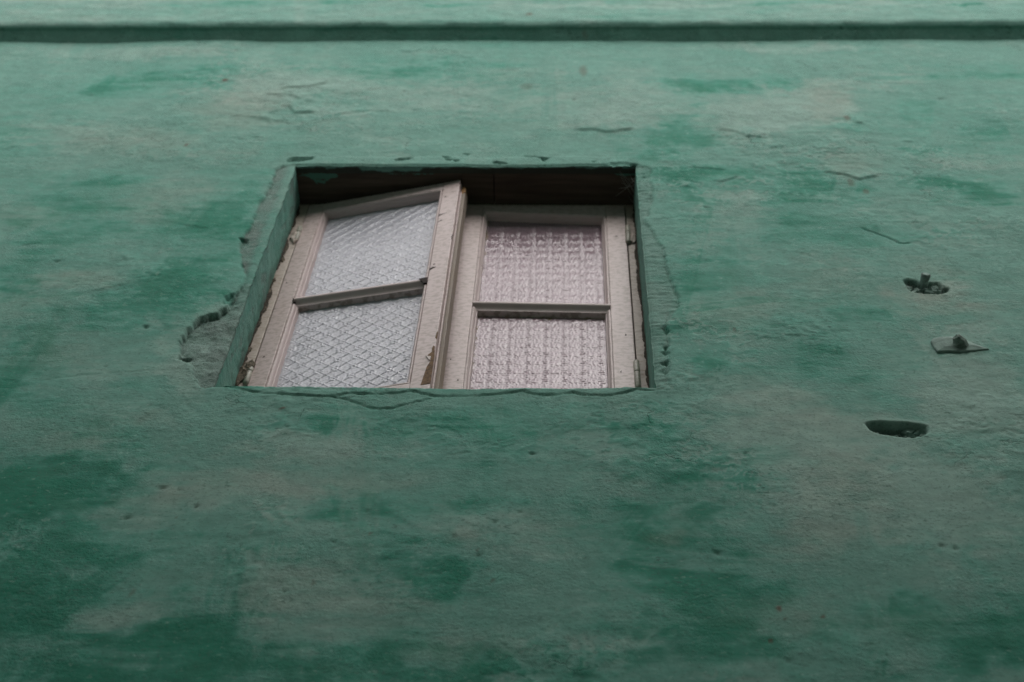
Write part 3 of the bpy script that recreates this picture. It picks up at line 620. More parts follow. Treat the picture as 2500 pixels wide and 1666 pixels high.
def quads_obj(name, co, quads, mat, parent=None, smooth=True, attrs=None):
    """fast mesh from numpy arrays; attrs: {name: (n,3)} stored as point colours"""
    me = bpy.data.meshes.new(name)
    nv, nq = len(co), len(quads)
    me.vertices.add(nv)
    me.vertices.foreach_set("co", np.ascontiguousarray(co, dtype=np.float32).ravel())
    me.loops.add(nq * 4)
    me.loops.foreach_set("vertex_index", np.ascontiguousarray(quads, dtype=np.int32).ravel())
    me.polygons.add(nq)
    me.polygons.foreach_set("loop_start", np.arange(0, nq * 4, 4, dtype=np.int32))
    me.polygons.foreach_set("loop_total", np.full(nq, 4, dtype=np.int32))
    me.polygons.foreach_set("use_smooth", np.full(nq, smooth))
    me.materials.append(mat)
    me.update(calc_edges=True)
    me.validate()
    for k, v in (attrs or {}).items():
        a = me.attributes.new(k, 'FLOAT_COLOR', 'POINT')
        c = np.ones((nv, 4), dtype=np.float32)
        c[:, :3] = v
        a.data.foreach_set("color", c.ravel())
    return link(bpy.data.objects.new(name, me), parent)

def grid_quads(nr, nc, off=0, flip=False):
    i = np.arange(nr * nc).reshape(nr, nc) + off
    a, b, c, d = i[:-1, :-1], i[:-1, 1:], i[1:, 1:], i[1:, :-1]
    q = np.stack([a, b, c, d], -1).reshape(-1, 4)
    return q[:, ::-1] if flip else q

def prism(name, outline, y0, y1, mat, parent, bev=0.0012, wob=0.0, seed=0):
    """a board: outline in (x, z) counter-clockwise seen from the street, from depth y0 (front) to y1 (back), edges eased"""
    import bmesh
    bm = bmesh.new()
    f = [bm.verts.new((x, y0, z)) for x, z in outline]
    k = [bm.verts.new((x, y1, z)) for x, z in outline]
    n = len(outline)
    bm.faces.new(f)
    bm.faces.new(k[::-1])
    for i in range(n):
        j = (i + 1) % n
        bm.faces.new((f[j], f[i], k[i], k[j]))
    bmesh.ops.recalc_face_normals(bm, faces=bm.faces)
    if bev:
        bmesh.ops.bevel(bm, geom=list(bm.edges), offset=bev, segments=2, affect='EDGES', profile=0.6)
    me = bpy.data.meshes.new(name)
    bm.to_mesh(me)
    bm.free()
    me.materials.append(mat)
    return link(bpy.data.objects.new(name, me), parent)

def box(name, x0, x1, y0, y1, z0, z1, mat, parent=None, bev=0.0):
    return prism(name, [(x0, z0), (x1, z0), (x1, z1), (x0, z1)], y0, y1, mat, parent, bev)

def moulding(name, a, b, inward, prof, mitre, mat, parent):
    """glazing bead from a to b (x, z), profile (n, y): n metres into the pane, y depth; mitred ends"""
    a, b, w = Vector(a), Vector(b), Vector(inward)
    t = (b - a).normalized()
    verts, faces = [], []
    n = len(prof)
    L = (b - a).length
    K = 14
    for s in range(K + 1):
        for (pn, py) in prof:
            u = mitre[0] * pn + (L - (mitre[0] + mitre[1]) * pn) * s / K
            wob = 0.0004 * math.sin(s * 1.9 + a.x * 40) * (1 if 0 < s < K else 0)
            q = a + t * u + w * (pn + wob)
            verts.append((q.x, py, q.y))
    for s in range(K):
        for i in range(n - 1):
            A = s * n + i
            faces.append((A, A + 1, A + n + 1, A + n))
    # make the face look to the street
    v = [Vector(verts[i]) for i in faces[1]]
    nrm = (v[1] - v[0]).cross(v[2] - v[1])
    if nrm.y > 0:
        faces = [f[::-1] for f in faces]
    o = mesh_obj(name, verts, faces, mat, parent, True)
    md = o.modifiers.new("edges", 'EDGE_SPLIT')
    md.split_angle = math.radians(38)
    return o

# ------------------------------------------------------------------ the house
house = empty("green_house", (0, 0, 0))
house["label"] = "weathered green plastered house front with a small casement window standing ajar"
house["category"] = "house"

def axis(bounds):
    """sample positions from (start, end, step) runs"""
    out = []
    for a, b, s in bounds:
        n = max(1, int(round((b - a) / s)))
        out += list(np.linspace(a, b, n, endpoint=False))
    out.append(bounds[-1][1])
    return np.array(out)

xs = axis([(-6, -2.2, .4), (-2.2, -1.75, .05), (-1.75, -0.95, .006), (-0.95, OX0, .0035), (OX0, OX1, .0035), (OX1, 0.95, .0033), (0.95, 1.45, .006), (1.45, 2.2, .05), (2.2, 6, .4)])
zs = axis([(0, 2.6, .2), (2.6, 3.2, .03), (3.2, 3.8, .0045), (3.8, OZ0, .003), (OZ0, OZ1, .0034), (OZ1, 5.2, .0032), (5.2, 6.05, .005), (6.05, 6.5, .03), (6.5, 9.0, .25)])
XX, ZZ = np.meshgrid(xs, zs)
ci0, ci1 = int(np.argmin(np.abs(xs - OX0))), int(np.argmin(np.abs(xs - OX1)))
ri0, ri1 = int(np.argmin(np.abs(zs - OZ0))), int(np.argmin(np.abs(zs - OZ1)))
# the opening's edges are not ruler straight: shift the nearby grid
def edge_shift(t, amp, seed):
    return amp * fbm(t * 22, t * 0 + seed, 4, seed, 0.6)
ex = (edge_shift(ZZ, .0045, 31) + .0018 * fbm(ZZ * 110, ZZ * 0, 3, 36)) * np.exp(-np.abs(XX - OX0) / .02) + edge_shift(ZZ, .0028, 32) * np.exp(-np.abs(XX - OX1) / .02)
ez = (edge_shift(XX, .0028, 33) * np.exp(-np.abs(ZZ - OZ1) / .02)
      + (edge_shift(XX, .0050, 34) + .0030 * fbm(XX * 120, XX * 0, 3, 35, .6) - .002) * np.exp(-np.abs(ZZ - OZ0) / .02))
GX_, GZ_ = XX + ex, ZZ + ez
H, BARE, DIRT_SHADE, FLAKE, LAYER = wall_relief(GX_, GZ_)
dx_ = np.maximum(np.maximum(OX0 - GX_, GX_ - OX1), 0); dz_ = np.maximum(np.maximum(OZ0 - GZ_, GZ_ - OZ1), 0)
d_open = np.hypot(dx_, dz_)
below = (GZ_ < OZ0)
H = H - (0.0030 + 0.001 * below) * np.exp(-(d_open / .003) ** 2)     # worn arris
g_, p_, k_, r_ = paint_layers(xs, zs)
p_ = np.clip(p_ + 0.45 * LAYER, 0, 1); g_ = np.clip(g_ - 0.35 * LAYER, 0, 1)
# fresher green caught in the gouges of the broken edge
nr, nc = XX.shape
co = np.stack([GX_, -H, GZ_], -1).reshape(-1, 3)
q = grid_quads(nr, nc)
qr, qc = np.divmod(np.arange(len(q)), nc - 1)
hole = (qc >= ci0) & (qc < ci1) & (qr >= ri0) & (qr < ri1)
q = q[~hole]
paint = np.stack([g_, p_, k_], -1).reshape(-1, 3)
wear_shade = np.stack([BARE, DIRT_SHADE, r_], -1).reshape(-1, 3)
flake = np.repeat(FLAKE.reshape(-1, 1), 3, 1)
# reveals: left, right, sill run from the edge of the sheet back into the wall; the top keeps a short lip of plaster
extra_co, extra_q, extra_p, extra_w = [], [], [], []
base = len(co)
def reveal(idx, axis_, target, depth, n, flip, seed, lip=False):
    global base
    e = co[idx]
    m = len(idx)
    rows = [e]
    for s in range(1, n + 1):
        f = s / n
        r = e.copy()
        r[:, 1] = e[:, 1] + (depth - e[:, 1]) * f
        blend = min(1.0, f * 2.0)
        r[:, axis_] = e[:, axis_] * (1 - blend) + target * blend
        rot = fbm(e[:, 2 if axis_ == 0 else 0] * 30, np.full(m, f * 3.5), 4, seed)
        r[:, axis_] += 0.0022 * rot * blend
        rows.append(r)
    allr = np.concatenate(rows[1:])
    first = idx
    ids = [first] + [np.arange(m) + base + m * i for i in range(n)]
    for a, b in zip(ids[:-1], ids[1:]):
        qq = np.stack([a[:-1], a[1:], b[1:], b[:-1]], -1)
        extra_q.append(qq[:, ::-1] if flip else qq)
    extra_co.append(allr)
    pa = np.tile(paint[idx], (n, 1)).copy()
    nz = fbm(allr[:, 2 if axis_ == 0 else 0] * 9, allr[:, 1] * 30, 3, seed + 2)
    pa[:, 0] = np.clip(0.22 + 0.5 * nz, 0, 1)
    pa[:, 1] = np.clip(0.1 - 0.3 * nz, 0, 1)
    pa[:, 2] = 0
    extra_p.append(pa)
    wa = np.zeros_like(pa)
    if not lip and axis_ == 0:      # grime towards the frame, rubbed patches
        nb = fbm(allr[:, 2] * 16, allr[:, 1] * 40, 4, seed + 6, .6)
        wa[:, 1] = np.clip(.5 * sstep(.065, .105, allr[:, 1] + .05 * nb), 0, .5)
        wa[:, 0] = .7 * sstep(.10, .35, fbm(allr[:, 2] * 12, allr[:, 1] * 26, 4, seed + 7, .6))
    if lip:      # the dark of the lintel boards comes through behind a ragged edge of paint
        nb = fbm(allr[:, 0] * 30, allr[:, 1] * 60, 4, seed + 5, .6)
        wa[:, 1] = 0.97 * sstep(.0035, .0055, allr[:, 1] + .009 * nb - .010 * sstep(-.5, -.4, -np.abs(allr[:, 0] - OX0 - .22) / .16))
    extra_w.append(wa)
    base += len(allr)
I = np.arange(nr * nc).reshape(nr, nc)
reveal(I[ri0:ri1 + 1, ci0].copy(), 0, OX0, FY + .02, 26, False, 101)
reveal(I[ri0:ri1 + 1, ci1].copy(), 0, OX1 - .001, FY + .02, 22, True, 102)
reveal(I[ri0, ci0:ci1 + 1].copy(), 2, OZ0 + .012, FY + .03, 20, True, 103)
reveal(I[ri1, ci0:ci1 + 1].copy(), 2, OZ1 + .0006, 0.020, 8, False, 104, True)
co = np.concatenate([co] + extra_co)
q = np.concatenate([q] + extra_q)
paint = np.concatenate([paint] + extra_p)
wear_shade = np.concatenate([wear_shade] + extra_w)
flake = np.concatenate([flake] + [np.full_like(e_, .25) for e_ in extra_w])
wall = quads_obj("plaster_wall", co, q, M_PLASTER, house, True, {"paint": paint, "wear_shade": wear_shade, "flake": flake})

# lintel boards over the opening, their undersides in view
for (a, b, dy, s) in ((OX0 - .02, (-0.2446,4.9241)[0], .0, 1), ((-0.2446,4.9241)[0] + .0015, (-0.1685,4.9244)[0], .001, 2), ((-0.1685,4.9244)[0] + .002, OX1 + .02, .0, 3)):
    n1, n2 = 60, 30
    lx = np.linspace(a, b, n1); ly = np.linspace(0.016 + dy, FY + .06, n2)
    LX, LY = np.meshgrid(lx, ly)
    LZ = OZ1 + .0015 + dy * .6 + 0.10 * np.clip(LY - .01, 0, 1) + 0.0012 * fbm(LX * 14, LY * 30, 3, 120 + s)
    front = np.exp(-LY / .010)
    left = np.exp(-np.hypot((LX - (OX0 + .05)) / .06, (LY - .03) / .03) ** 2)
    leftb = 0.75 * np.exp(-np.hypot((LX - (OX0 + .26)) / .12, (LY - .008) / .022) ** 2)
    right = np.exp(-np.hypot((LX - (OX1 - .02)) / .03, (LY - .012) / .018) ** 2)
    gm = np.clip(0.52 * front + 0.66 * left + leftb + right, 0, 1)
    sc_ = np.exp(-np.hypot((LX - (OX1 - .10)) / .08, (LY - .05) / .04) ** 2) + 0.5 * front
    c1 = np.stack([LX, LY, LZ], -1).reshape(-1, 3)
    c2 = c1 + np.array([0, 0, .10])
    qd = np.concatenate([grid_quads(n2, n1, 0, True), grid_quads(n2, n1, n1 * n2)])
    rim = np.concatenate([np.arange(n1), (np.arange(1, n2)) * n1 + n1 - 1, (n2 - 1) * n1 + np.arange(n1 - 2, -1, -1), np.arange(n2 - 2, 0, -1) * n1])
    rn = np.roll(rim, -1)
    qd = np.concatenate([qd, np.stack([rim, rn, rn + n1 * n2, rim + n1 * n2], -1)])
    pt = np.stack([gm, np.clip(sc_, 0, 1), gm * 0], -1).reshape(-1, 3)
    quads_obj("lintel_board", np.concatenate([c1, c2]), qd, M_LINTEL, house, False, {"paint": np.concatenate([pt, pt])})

# string course: a rounded moulding under a tall plain face
prof = []
for t in np.linspace(0, 1, 16):                       # underside, sloping outwards
    prof.append((0.012 - 0.040 * t, 5.915 + 0.030 * t))
for t in np.linspace(0, 1, 16)[1:]:                   # well rounded nose
    an = -math.pi / 2 - t * math.pi / 2
    prof.append((-0.028 + 0.018 * math.cos(an), 5.945 + 0.028 + 0.028 * math.sin(an)))
for t in np.linspace(0, 1, 90)[1:]:
    prof.append((-0.046 + 0.004 * math.sin(t * 3), 5.973 + 0.60 * t))
prof += [(-0.03, 6.56), (0.012, 6.60)]
prof = np.array(prof)
bx = axis([(-6, -2.2, .3), (-2.2, -1.8, .05), (-1.8, 1.45, .008), (1.45, 2.2, .05), (2.2, 6, .3)])
BX, BI = np.meshgrid(bx, np.arange(len(prof)))
BY, BZ = prof[BI, 0], prof[BI, 1]
wv = 0.0035 * fbm(BX * 1.3, BX * 0 + 2, 3, 131) + 0.0014 * fbm(BX * 11, BZ * 9, 3, 132)
fl = 0.0012 * sstep(.0, .04, fbm(BX * 9, BZ * 14, 3, 133))
nose = np.exp(-((BI - 20) / 8.0) ** 2)
BY2 = BY - wv - fl * (BI > 22)
BZ2 = BZ + 0.5 * wv + 0.0060 * nose * fbm(BX * 14, BX * 0 + 5, 5, 134, .6) + 0.0025 * (BI < 18) * fbm(BX * 3, BX * 0, 3, 135)
_za = np.linspace(5.88, 6.62, 170)
_row = np.clip(((BZ - 5.88) / (0.74 / 169)).round().astype(int), 0, 169)
_col = np.broadcast_to(np.arange(len(bx)), BX.shape)
gg, pp, kk, rr_ = [lay[_row, _col] for lay in paint_layers(bx, _za, 500)]
und = (BI < 22)
gg = np.where(und, np.clip(gg * .5 + .12 + .4 * fbm(BX * 3, BI * .1, 3, 136), 0, 1), gg * .9)
pp = np.where(und, np.clip(.25 * fbm(BX * 4, BI * .12 + 3, 3, 137), 0, 1), np.clip(pp + .25, 0, 1))
dd = np.zeros_like(gg)
quads_obj("string_course", np.stack([BX, BY2, BZ2], -1).reshape(-1, 3), grid_quads(len(prof), len(bx)), M_PLASTER, house, True,
          {"paint": np.stack([gg, pp, kk * .6], -1).reshape(-1, 3), "wear_shade": np.stack([dd, dd, rr_], -1).reshape(-1, 3)})

# shell of the house behind the wall sheet, so that the rooms are dark
mesh_obj("house_shell", [(-6, .0, 0), (6, .0, 0), (6, 5, 0), (-6, 5, 0), (-6, .0, 9), (6, .0, 9), (6, 5, 9), (-6, 5, 9)],
         [(1, 2, 6, 5), (2, 3, 7, 6), (3, 0, 4, 7), (4, 5, 6, 7)], M_ROOM, house)
mesh_obj("room_floor", [(-3, .03, 3.2), (3, .03, 3.2), (3, 4.9, 3.2), (-3, 4.9, 3.2)], [(0, 1, 2, 3)], M_ROOM, house)

# ---- window frame (jambs and head fixed in the wall)
def ragged(x, z0, z1, n, amp, seed, fn):
    r = random.Random(seed)
    return [(x + amp * r.uniform(-1, 1), z0 + (z1 - z0) * i / n) for i in range(n + 1)]
frame = empty("window_frame", (0, 0, 0), house)
lj_l = [(OX0 - .008, 4.03), (OX0 - .008, 5.045)]
prism("jamb", [(-0.636, 4.032), (-0.6062, 4.032), (-0.6052, 5.0285), (-0.636, 5.0285)], FY + .001, FY + .055, M_FRAME, frame, .0015)
prism("jamb", [(0.1400, 4.032), (0.166, 4.032), (0.166, 5.031), (0.1400, 5.031)], FY + .002, FY + .055, M_FRAME, frame, .0015)
prism("head", [(-0.636, 5.0295), (0.166, 5.0325), (0.166, 5.058), (-0.636, 5.058)], FY + .004, FY + .055, M_FRAME, frame, .0015)

BEAD = [(0.0, 0.0040), (0.0010, 0.0040), (0.0014, 0.0006), (0.0040, 0.0004), (0.0062, 0.0022), (0.0078, 0.0060), (0.0082, 0.0098), (0.0098, 0.0102), (0.0106, 0.0126), (0.0112, 0.0235)]

def rolled_pane(name, x0, x1, z0, z1, y, mat, parent, kind, dirt_l, dirt_t, dirt_r, seed):
    st = 0.0016
    nx_, nz_ = int((x1 - x0) / st), int((z1 - z0) / st)
    gx, gz = np.meshgrid(np.linspace(x0, x1, nx_), np.linspace(z0, z1, nz_))
    pit = 0.0362
    wob = 0.0012 * fbm(gx * 20, gz * 20, 2, seed)
    if kind == 'rosette':
        u = (gx + wob) / pit; v = (gz + wob) / (pit * .96)
        uf, vf = u - np.round(u), v - np.round(v)
        r = np.hypot(uf, vf)
        h = 0.0013 * np.sqrt(np.clip(1 - (r / .31) ** 2, 0, 1)) * (1 - 0.6 * np.exp(-(uf / .035) ** 2) - .45 * np.exp(-(vf / .035) ** 2))
        ring = np.exp(-((r - .40) / .05) ** 2) * (0.5 + 0.5 * np.cos(12 * np.arctan2(vf, uf)))
        h = h + 0.0009 * ring
        u2, v2 = uf - np.sign(uf) * .5, vf
        chain = np.exp(-(u2 / .10) ** 2) * (0.5 + 0.5 * np.cos(2 * np.pi * v * 5))
        h = h + 0.0011 * chain
        h = h + 0.0002 * (0.5 + 0.5 * np.cos(2 * np.pi * u * 6)) * (0.5 + 0.5 * np.cos(2 * np.pi * v * 6))
        h = h + 0.0009 * fbm(gx * 280, gz * 280, 2, seed + 4)
    else:
        a = (gx + gz + wob) / pit; b = (gx - gz + wob) / pit
        af, bf = a - np.round(a), b - np.round(b)
        h = 0.0011 * np.exp(-(af / .05) ** 2) + 0.0016 * np.exp(-(bf / .05) ** 2)
        u, v = gx / pit, gz / pit
        uf, vf = u - np.floor(u) - .5, v - np.floor(v) - .5
        r = np.hypot(uf, vf)
        h = h + 0.0014 * np.exp(-((r - .22) / .06) ** 2) * (0.55 + 0.45 * np.cos(4 * np.arctan2(vf, uf) + .8))
        h = h + 0.0006 * (0.5 + 0.5 * np.cos(2 * np.pi * a * 5)) * (0.5 + 0.5 * np.cos(2 * np.pi * b * 5))
        h = h + 0.0008 * fbm(gx * 200, gz * 200, 2, seed + 4)
    d = np.maximum.reduce([dirt_l * np.exp(-(gx - x0) / .016), dirt_r * np.exp(-(x1 - gx) / .012), dirt_t * np.exp(-(z1 - gz) / .022), 0 * gx])
    d = np.clip(d * (1 + 1.0 * fbm(gx * 16, gz * 16, 3, seed + 7)), 0, 1)
    f = np.stack([gx, y - h, gz], -1).reshape(-1, 3)
    k = np.stack([gx, 0 * gx + y + .0035, gz], -1).reshape(-1, 3)
    n = nx_ * nz_
    i = np.arange(n).reshape(nz_, nx_)
    rim = np.concatenate([i[0, :], i[1:, -1], i[-1, -2::-1], i[-2:0:-1, 0]])
    rn = np.roll(rim, -1)
    qd = np.concatenate([grid_quads(nz_, nx_), grid_quads(nz_, nx_, n, True), np.stack([rim, rim + n, rn + n, rn], -1)])
    at = np.stack([d] * 3, -1).reshape(-1, 3)
    return quads_obj(name, np.concatenate([f, k]), qd, mat, parent, True, {"dirt_shade": np.concatenate([at, at])})

def sash(loc, rz, W, sl, sr, ztop, top_o, bar_o, zbot, kind, gmat, label):
    """a casement leaf. Coordinates: x from its left edge, y depth behind its face, z absolute.
    sl/sr: outer line of the beads, top_o/bar_o: (left, right) heights of the rail's lower and the bar's upper line"""
    s = empty("window_sash", loc, house)
    s.rotation_euler = (0, 0, rz)
    s["label"] = label
    zb = loc[2]
    T = 0.040
    lin = lambda pr, x: pr[0] + (pr[1] - pr[0]) * (x - sl) / (sr - sl)
    BH = 0.021                                          # face height of the glazing bar
    zt = [(0.0, ztop[0] - zb), (W, ztop[1] - zb)]
    prism("stile", [(0, zbot - zb), (sl, zbot - zb), (sl, ztop[0] + (ztop[1] - ztop[0]) * sl / W - zb), (0, ztop[0] - zb)], 0, T, M_SASH, s, .0016)
    prism("stile", [(sr, zbot - zb), (W, zbot - zb), (W, ztop[1] - zb), (sr, ztop[0] + (ztop[1] - ztop[0]) * sr / W - zb)], 0, T, M_SASH, s, .0016)
    e = .0004
    ra = ztop[0] + (ztop[1] - ztop[0]) * sl / W - zb; rb = ztop[0] + (ztop[1] - ztop[0]) * sr / W - zb
    prism("rail", [(sl + e, top_o[0] - zb), (sr - e, top_o[1] - zb), (sr - e, rb - .0005), (sl + e, ra - .0005)], .0006, T - .001, M_RAIL, s, .0012)
    prism("rail", [(sl + e, zbot - zb), (sr - e, zbot - zb), (sr - e, zbot + .055 - zb), (sl + e, zbot + .055 - zb)], .0006, T - .001, M_RAIL, s, .0012)
    bl, br = bar_o[0] - zb, bar_o[1] - zb
    # glazing bar: narrow nose with a hollow on its underside, laid over the beads of the stiles
    x0, x1 = sl - .001, sr + .001
    pf = [(0.0, .024), (0.0, .0006), (-.0025, -.0012), (-.0062, -.0012), (-.0085, .0008), (-.0105, .0048), (-.0150, .0085), (-.0165, .0095), (-.0185, .0100), (-.0205, .024)]
    vs, fs = [], []
    K = 12
    for i in range(K + 1):
        x = x0 + (x1 - x0) * i / K
        zz = bl + (br - bl) * i / K
        for (dz, y) in pf:
            vs.append((x, y, zz + dz * 1.25))
    n = len(pf)
    for i in range(K):
        for j in range(n):
            A, B = i * n + j, i * n + (j + 1) % n
            fs.append((A, A + n, B + n, B))
    fs.append(tuple(range(n)))
    fs.append(tuple(range(K * n + n - 1, K * n - 1, -1)))
    o = mesh_obj("glazing_bar", vs, fs, M_RAIL, s, True)
    import bmesh
    bm = bmesh.new(); bm.from_mesh(o.data); bmesh.ops.recalc_face_normals(bm, faces=bm.faces); bm.to_mesh(o.data); bm.free()
    o.modifiers.new("edges", 'EDGE_SPLIT').split_angle = math.radians(35)
    # panes with their beads
    bh = .0205 * 1.25
    for (ta, tb, ba, bb, first) in ((top_o[0] - zb, top_o[1] - zb, bl, br, True), (bl - bh, br - bh, zbot + .055 - zb, zbot + .055 - zb, False)):
        moulding("bead", (sl, ba), (sl, ta), (1, 0), BEAD, (0, 1 if first else 0), M_SASH, s)
        moulding("bead", (sr, bb), (sr, tb), (-1, 0), BEAD, (0, 1 if first else 0), M_SASH, s)
        if first:
            moulding("bead", (sl, ta), (sr, tb), (0, -1), BEAD, (1, 1), M_RAIL, s)
        else:
            moulding("bead", (sl, ba), (sr, bb), (0, 1), BEAD, (0, 0), M_RAIL, s)
        d = (0.25, .2, .15) if kind == 'lattice' else (0.85, .95 if not first else .8, .6)
        rolled_pane("glass_pane", sl + .004, sr - .004, ba - .004 if first else ba, max(ta, tb) + .004, .0225, gmat, s, kind, *d, 200 + first * 10 + len(kind))
    return s

right_sash = sash((-0.236, FY, 4.05), 0.0, 0.3735, 0.0435, 0.3300, (5.0285, 5.0295), (5.0005, 4.9770), (4.5470, 4.5370), 4.055, 'rosette', M_GLASS_R,
                  "closed right window leaf with rosette patterned glass")
left_sash = sash((-0.604, FY, 4.05), -math.radians(10.6), 0.3655, 0.0375, 0.3265, (5.0235, 5.0245), (4.9845, 4.9875), (4.5445, 4.5320), 4.055, 'lattice', M_GLASS_L,
                 "left window leaf swung open towards the street")
# rebated lip along the back of the left leaf's free edge: bare at its upper tip
zb = 4.05
prism("rebate_strip", [(.3660, 4.06 - zb), (.3775, 4.06 - zb), (.3760, 5.003 - zb), (.3735, 5.010 - zb), (.3690, 5.011 - zb), (.3660, 5.004 - zb)], .0150, .0390, M_EDGE, left_sash, .0016)
prism("bare_wood_tip", [(.3680, 4.975 - zb), (.3765, 4.981 - zb), (.3758, 5.004 - zb), (.3730, 5.0105 - zb), (.3690, 5.0115 - zb), (.3672, 5.003 - zb)], .0138, .0240, M_BAREWOOD, left_sash, .0012)
prism("edge_bead", [(.3662, 4.06 - zb), (.3700, 4.06 - zb), (.3692, 4.972 - zb), (.3662, 4.978 - zb)], .0085, .0140, M_SASH, left_sash, .0012)

# paint losses and splits in the left leaf's free stile and bar ends
M_DARKWOOD = simple_mat("exposed_brown_wood", (0.15, 0.085, 0.04), 0.85, 0.5, 90, 0.001)
M_SPLIT = simple_mat("dark_split", (0.035, 0.024, 0.02), 0.95, 0.3, 60, 0.0)
M_CURL = wood_paint("curled_paint", (0.62, 0.53, 0.50), 0.2)
def scab(name, pts, mat, par, t=.0006, y=0.0):
    return prism(name, [(a, b - zb) for a, b in pts], y - t, y + .002, mat, par, 0.0002)
scab("bare_wood_patch", [(.3475, 4.095), (.3655, 4.095), (.3655, 4.200), (.3640, 4.232), (.3610, 4.238), (.3585, 4.226), (.3600, 4.215), (.3520, 4.203), (.3560, 4.199), (.3600, 4.192), (.3590, 4.176), (.3540, 4.160), (.3520, 4.140)], M_DARKWOOD, left_sash)
scab("paint_curl", [(.3490, 4.200), (.3555, 4.1955), (.3600, 4.193), (.3585, 4.180), (.3560, 4.184)], M_CURL, left_sash, .0028)
scab("bare_wood_patch", [(.3620, 4.268), (.3655, 4.262), (.3655, 4.292), (.3630, 4.288)], M_DARKWOOD, left_sash)
for pts in ([(.3270, 4.836), (.3330, 4.843), (.3440, 4.848), (.3350, 4.846), (.3270, 4.845)], [(.3280, 4.806), (.3370, 4.813), (.3350, 4.815)],
            [(.3330, 4.938), (.3385, 4.940), (.3350, 4.942)], [(.3270, 4.568), (.3340, 4.575), (.3400, 4.580), (.3330, 4.581), (.3275, 4.577)], [(.3330, 4.592), (.3380, 4.594), (.3340, 4.597)],
            [(.3660, 4.7), (.3640, 4.715), (.3660, 4.73)], [(.0120, 4.30), (.0170, 4.302), (.0150, 4.306)], [(.0080, 4.62), (.0120, 4.622), (.0090, 4.626)]):
    scab("paint_split", pts, M_SPLIT, left_sash)
scab("bar_notch", [(.3080, 4.5330), (.3265, 4.5335), (.3265, 4.5080), (.3190, 4.5090), (.3160, 4.5190), (.3120, 4.5230)], M_SPLIT, left_sash, .0026)
scab("bar_notch", [(.0375, 4.5400), (.0415, 4.5330), (.0450, 4.5210), (.0420, 4.5180), (.0375, 4.5270)], M_SPLIT, left_sash, .0026)
for pts in ([(.0120, 4.30), (.0150, 4.301), (.0130, 4.304)], [(.3480, 4.86), (.3540, 4.863), (.3500, 4.866)], [(.0300, 4.22), (.0345, 4.2215), (.0310, 4.224)], [(.3560, 4.40), (.3600, 4.403), (.3570, 4.408)], [(.3440, 4.25), (.3455, 4.262), (.3430, 4.258)]):
    scab("paint_split", pts, M_SPLIT, right_sash)

# hinges: painted knuckles in the gap between leaf and jamb
def hinge(x, z, parent):
    h0 = empty("hinge", (x, FY - .001, z), parent)
    return h0
def knuckle_mesh(n, z0, z1, r, cap0, cap1):
    vs, fs = [], []
    rings = [(z0 + .0, r * (.45 if cap0 else .92)), (z0 + .004, r), (z1 - .004, r), (z1, r * (.45 if cap1 else .92))]
    if cap1:
        rings = rings[:3] + [(z1 - .0015, r * .85), (z1, r * .4)]
    for zz, rad in rings:
        for i in range(n):
            a = 2 * math.pi * i / n
            vs.append((rad * math.cos(a), rad * math.sin(a), zz))
    for k in range(len(rings) - 1):
        for i in range(n):
            j = (i + 1) % n
            fs.append((k * n + i, k * n + j, (k + 1) * n + j, (k + 1) * n + i))
    fs.append(tuple(range(n - 1, -1, -1)))
    fs.append(tuple(range((len(rings) - 1) * n, len(rings) * n)))
    return vs, fs
def add_hinge(x, y, z, L, lean=0.0):
    vs, fs = knuckle_mesh(14, 0, L, .0062, False, True)
    k = []
    hv, hf = [], []
    for (a, b, c0, c1) in ((0, L * .56, True, False), (L * .575, L, False, True)):
        v, f = knuckle_mesh(14, a, b, .0060, c0, c1)
        o = len(hv)
        hv += v
        hf += [tuple(i + o for i in ff) for ff in f]
    ob = mesh_obj("hinge", hv, hf, M_HINGE, frame, True)
    ob.location = (x, y, z)
    ob.rotation_euler = (0, lean, 0)
    return ob
add_hinge(0.1400, FY - .002, 4.824, .088, .02)
add_hinge(0.1385, FY - .002, 4.190, .105)
add_hinge(-0.6060, FY - .001, 4.83, .075)
add_hinge(-0.6080, FY - .001, 4.20, .080)

# crumbling putty along the jambs
def lumps(name, spots, mat, parent, seed):
    import bmesh
    bm = bmesh.new()
    r = random.Random(seed)
    for (x, y, z, sx, sz) in spots:
        ret = bmesh.ops.create_icosphere(bm, subdivisions=2, radius=1.0)
        for v in ret["verts"]:
            nn = 1 + 0.38 * math.sin(v.co.x * 4.1 + x * 90) * math.sin(v.co.z * 5.3 + z * 70) + .12 * r.uniform(-1, 1)
            v.co = Vector((x + v.co.x * sx * nn, y + v.co.y * sx * .7 * nn, z + v.co.z * sz * nn))
    me = bpy.data.meshes.new(name)
    bm.to_mesh(me); bm.free()
    me.materials.append(mat)
    o = link(bpy.data.objects.new(name, me), parent)
    return o
rr2 = random.Random(3)
M_GAP = simple_mat("black_brown_gap", (0.050, 0.038, 0.026), 0.95, 0.6, 120, 0.003)
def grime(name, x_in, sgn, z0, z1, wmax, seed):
    """ragged dark strip in the gap where the plaster meets the jamb"""
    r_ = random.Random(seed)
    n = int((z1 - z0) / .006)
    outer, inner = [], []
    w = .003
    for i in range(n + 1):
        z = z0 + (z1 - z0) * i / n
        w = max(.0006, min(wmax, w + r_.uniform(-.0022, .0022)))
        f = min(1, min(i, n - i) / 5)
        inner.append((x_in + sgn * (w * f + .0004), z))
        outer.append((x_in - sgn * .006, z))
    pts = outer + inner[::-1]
    return prism(name, pts if sgn < 0 else pts[::-1], FY - .0012, FY + .010, M_GAP, frame, 0)
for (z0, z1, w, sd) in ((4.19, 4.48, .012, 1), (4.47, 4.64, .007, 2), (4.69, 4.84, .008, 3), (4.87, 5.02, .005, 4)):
    grime("gap_strip", OX0 + .0015, 1, z0, z1, w, sd)  # dark strip set in the gap between plaster and jamb
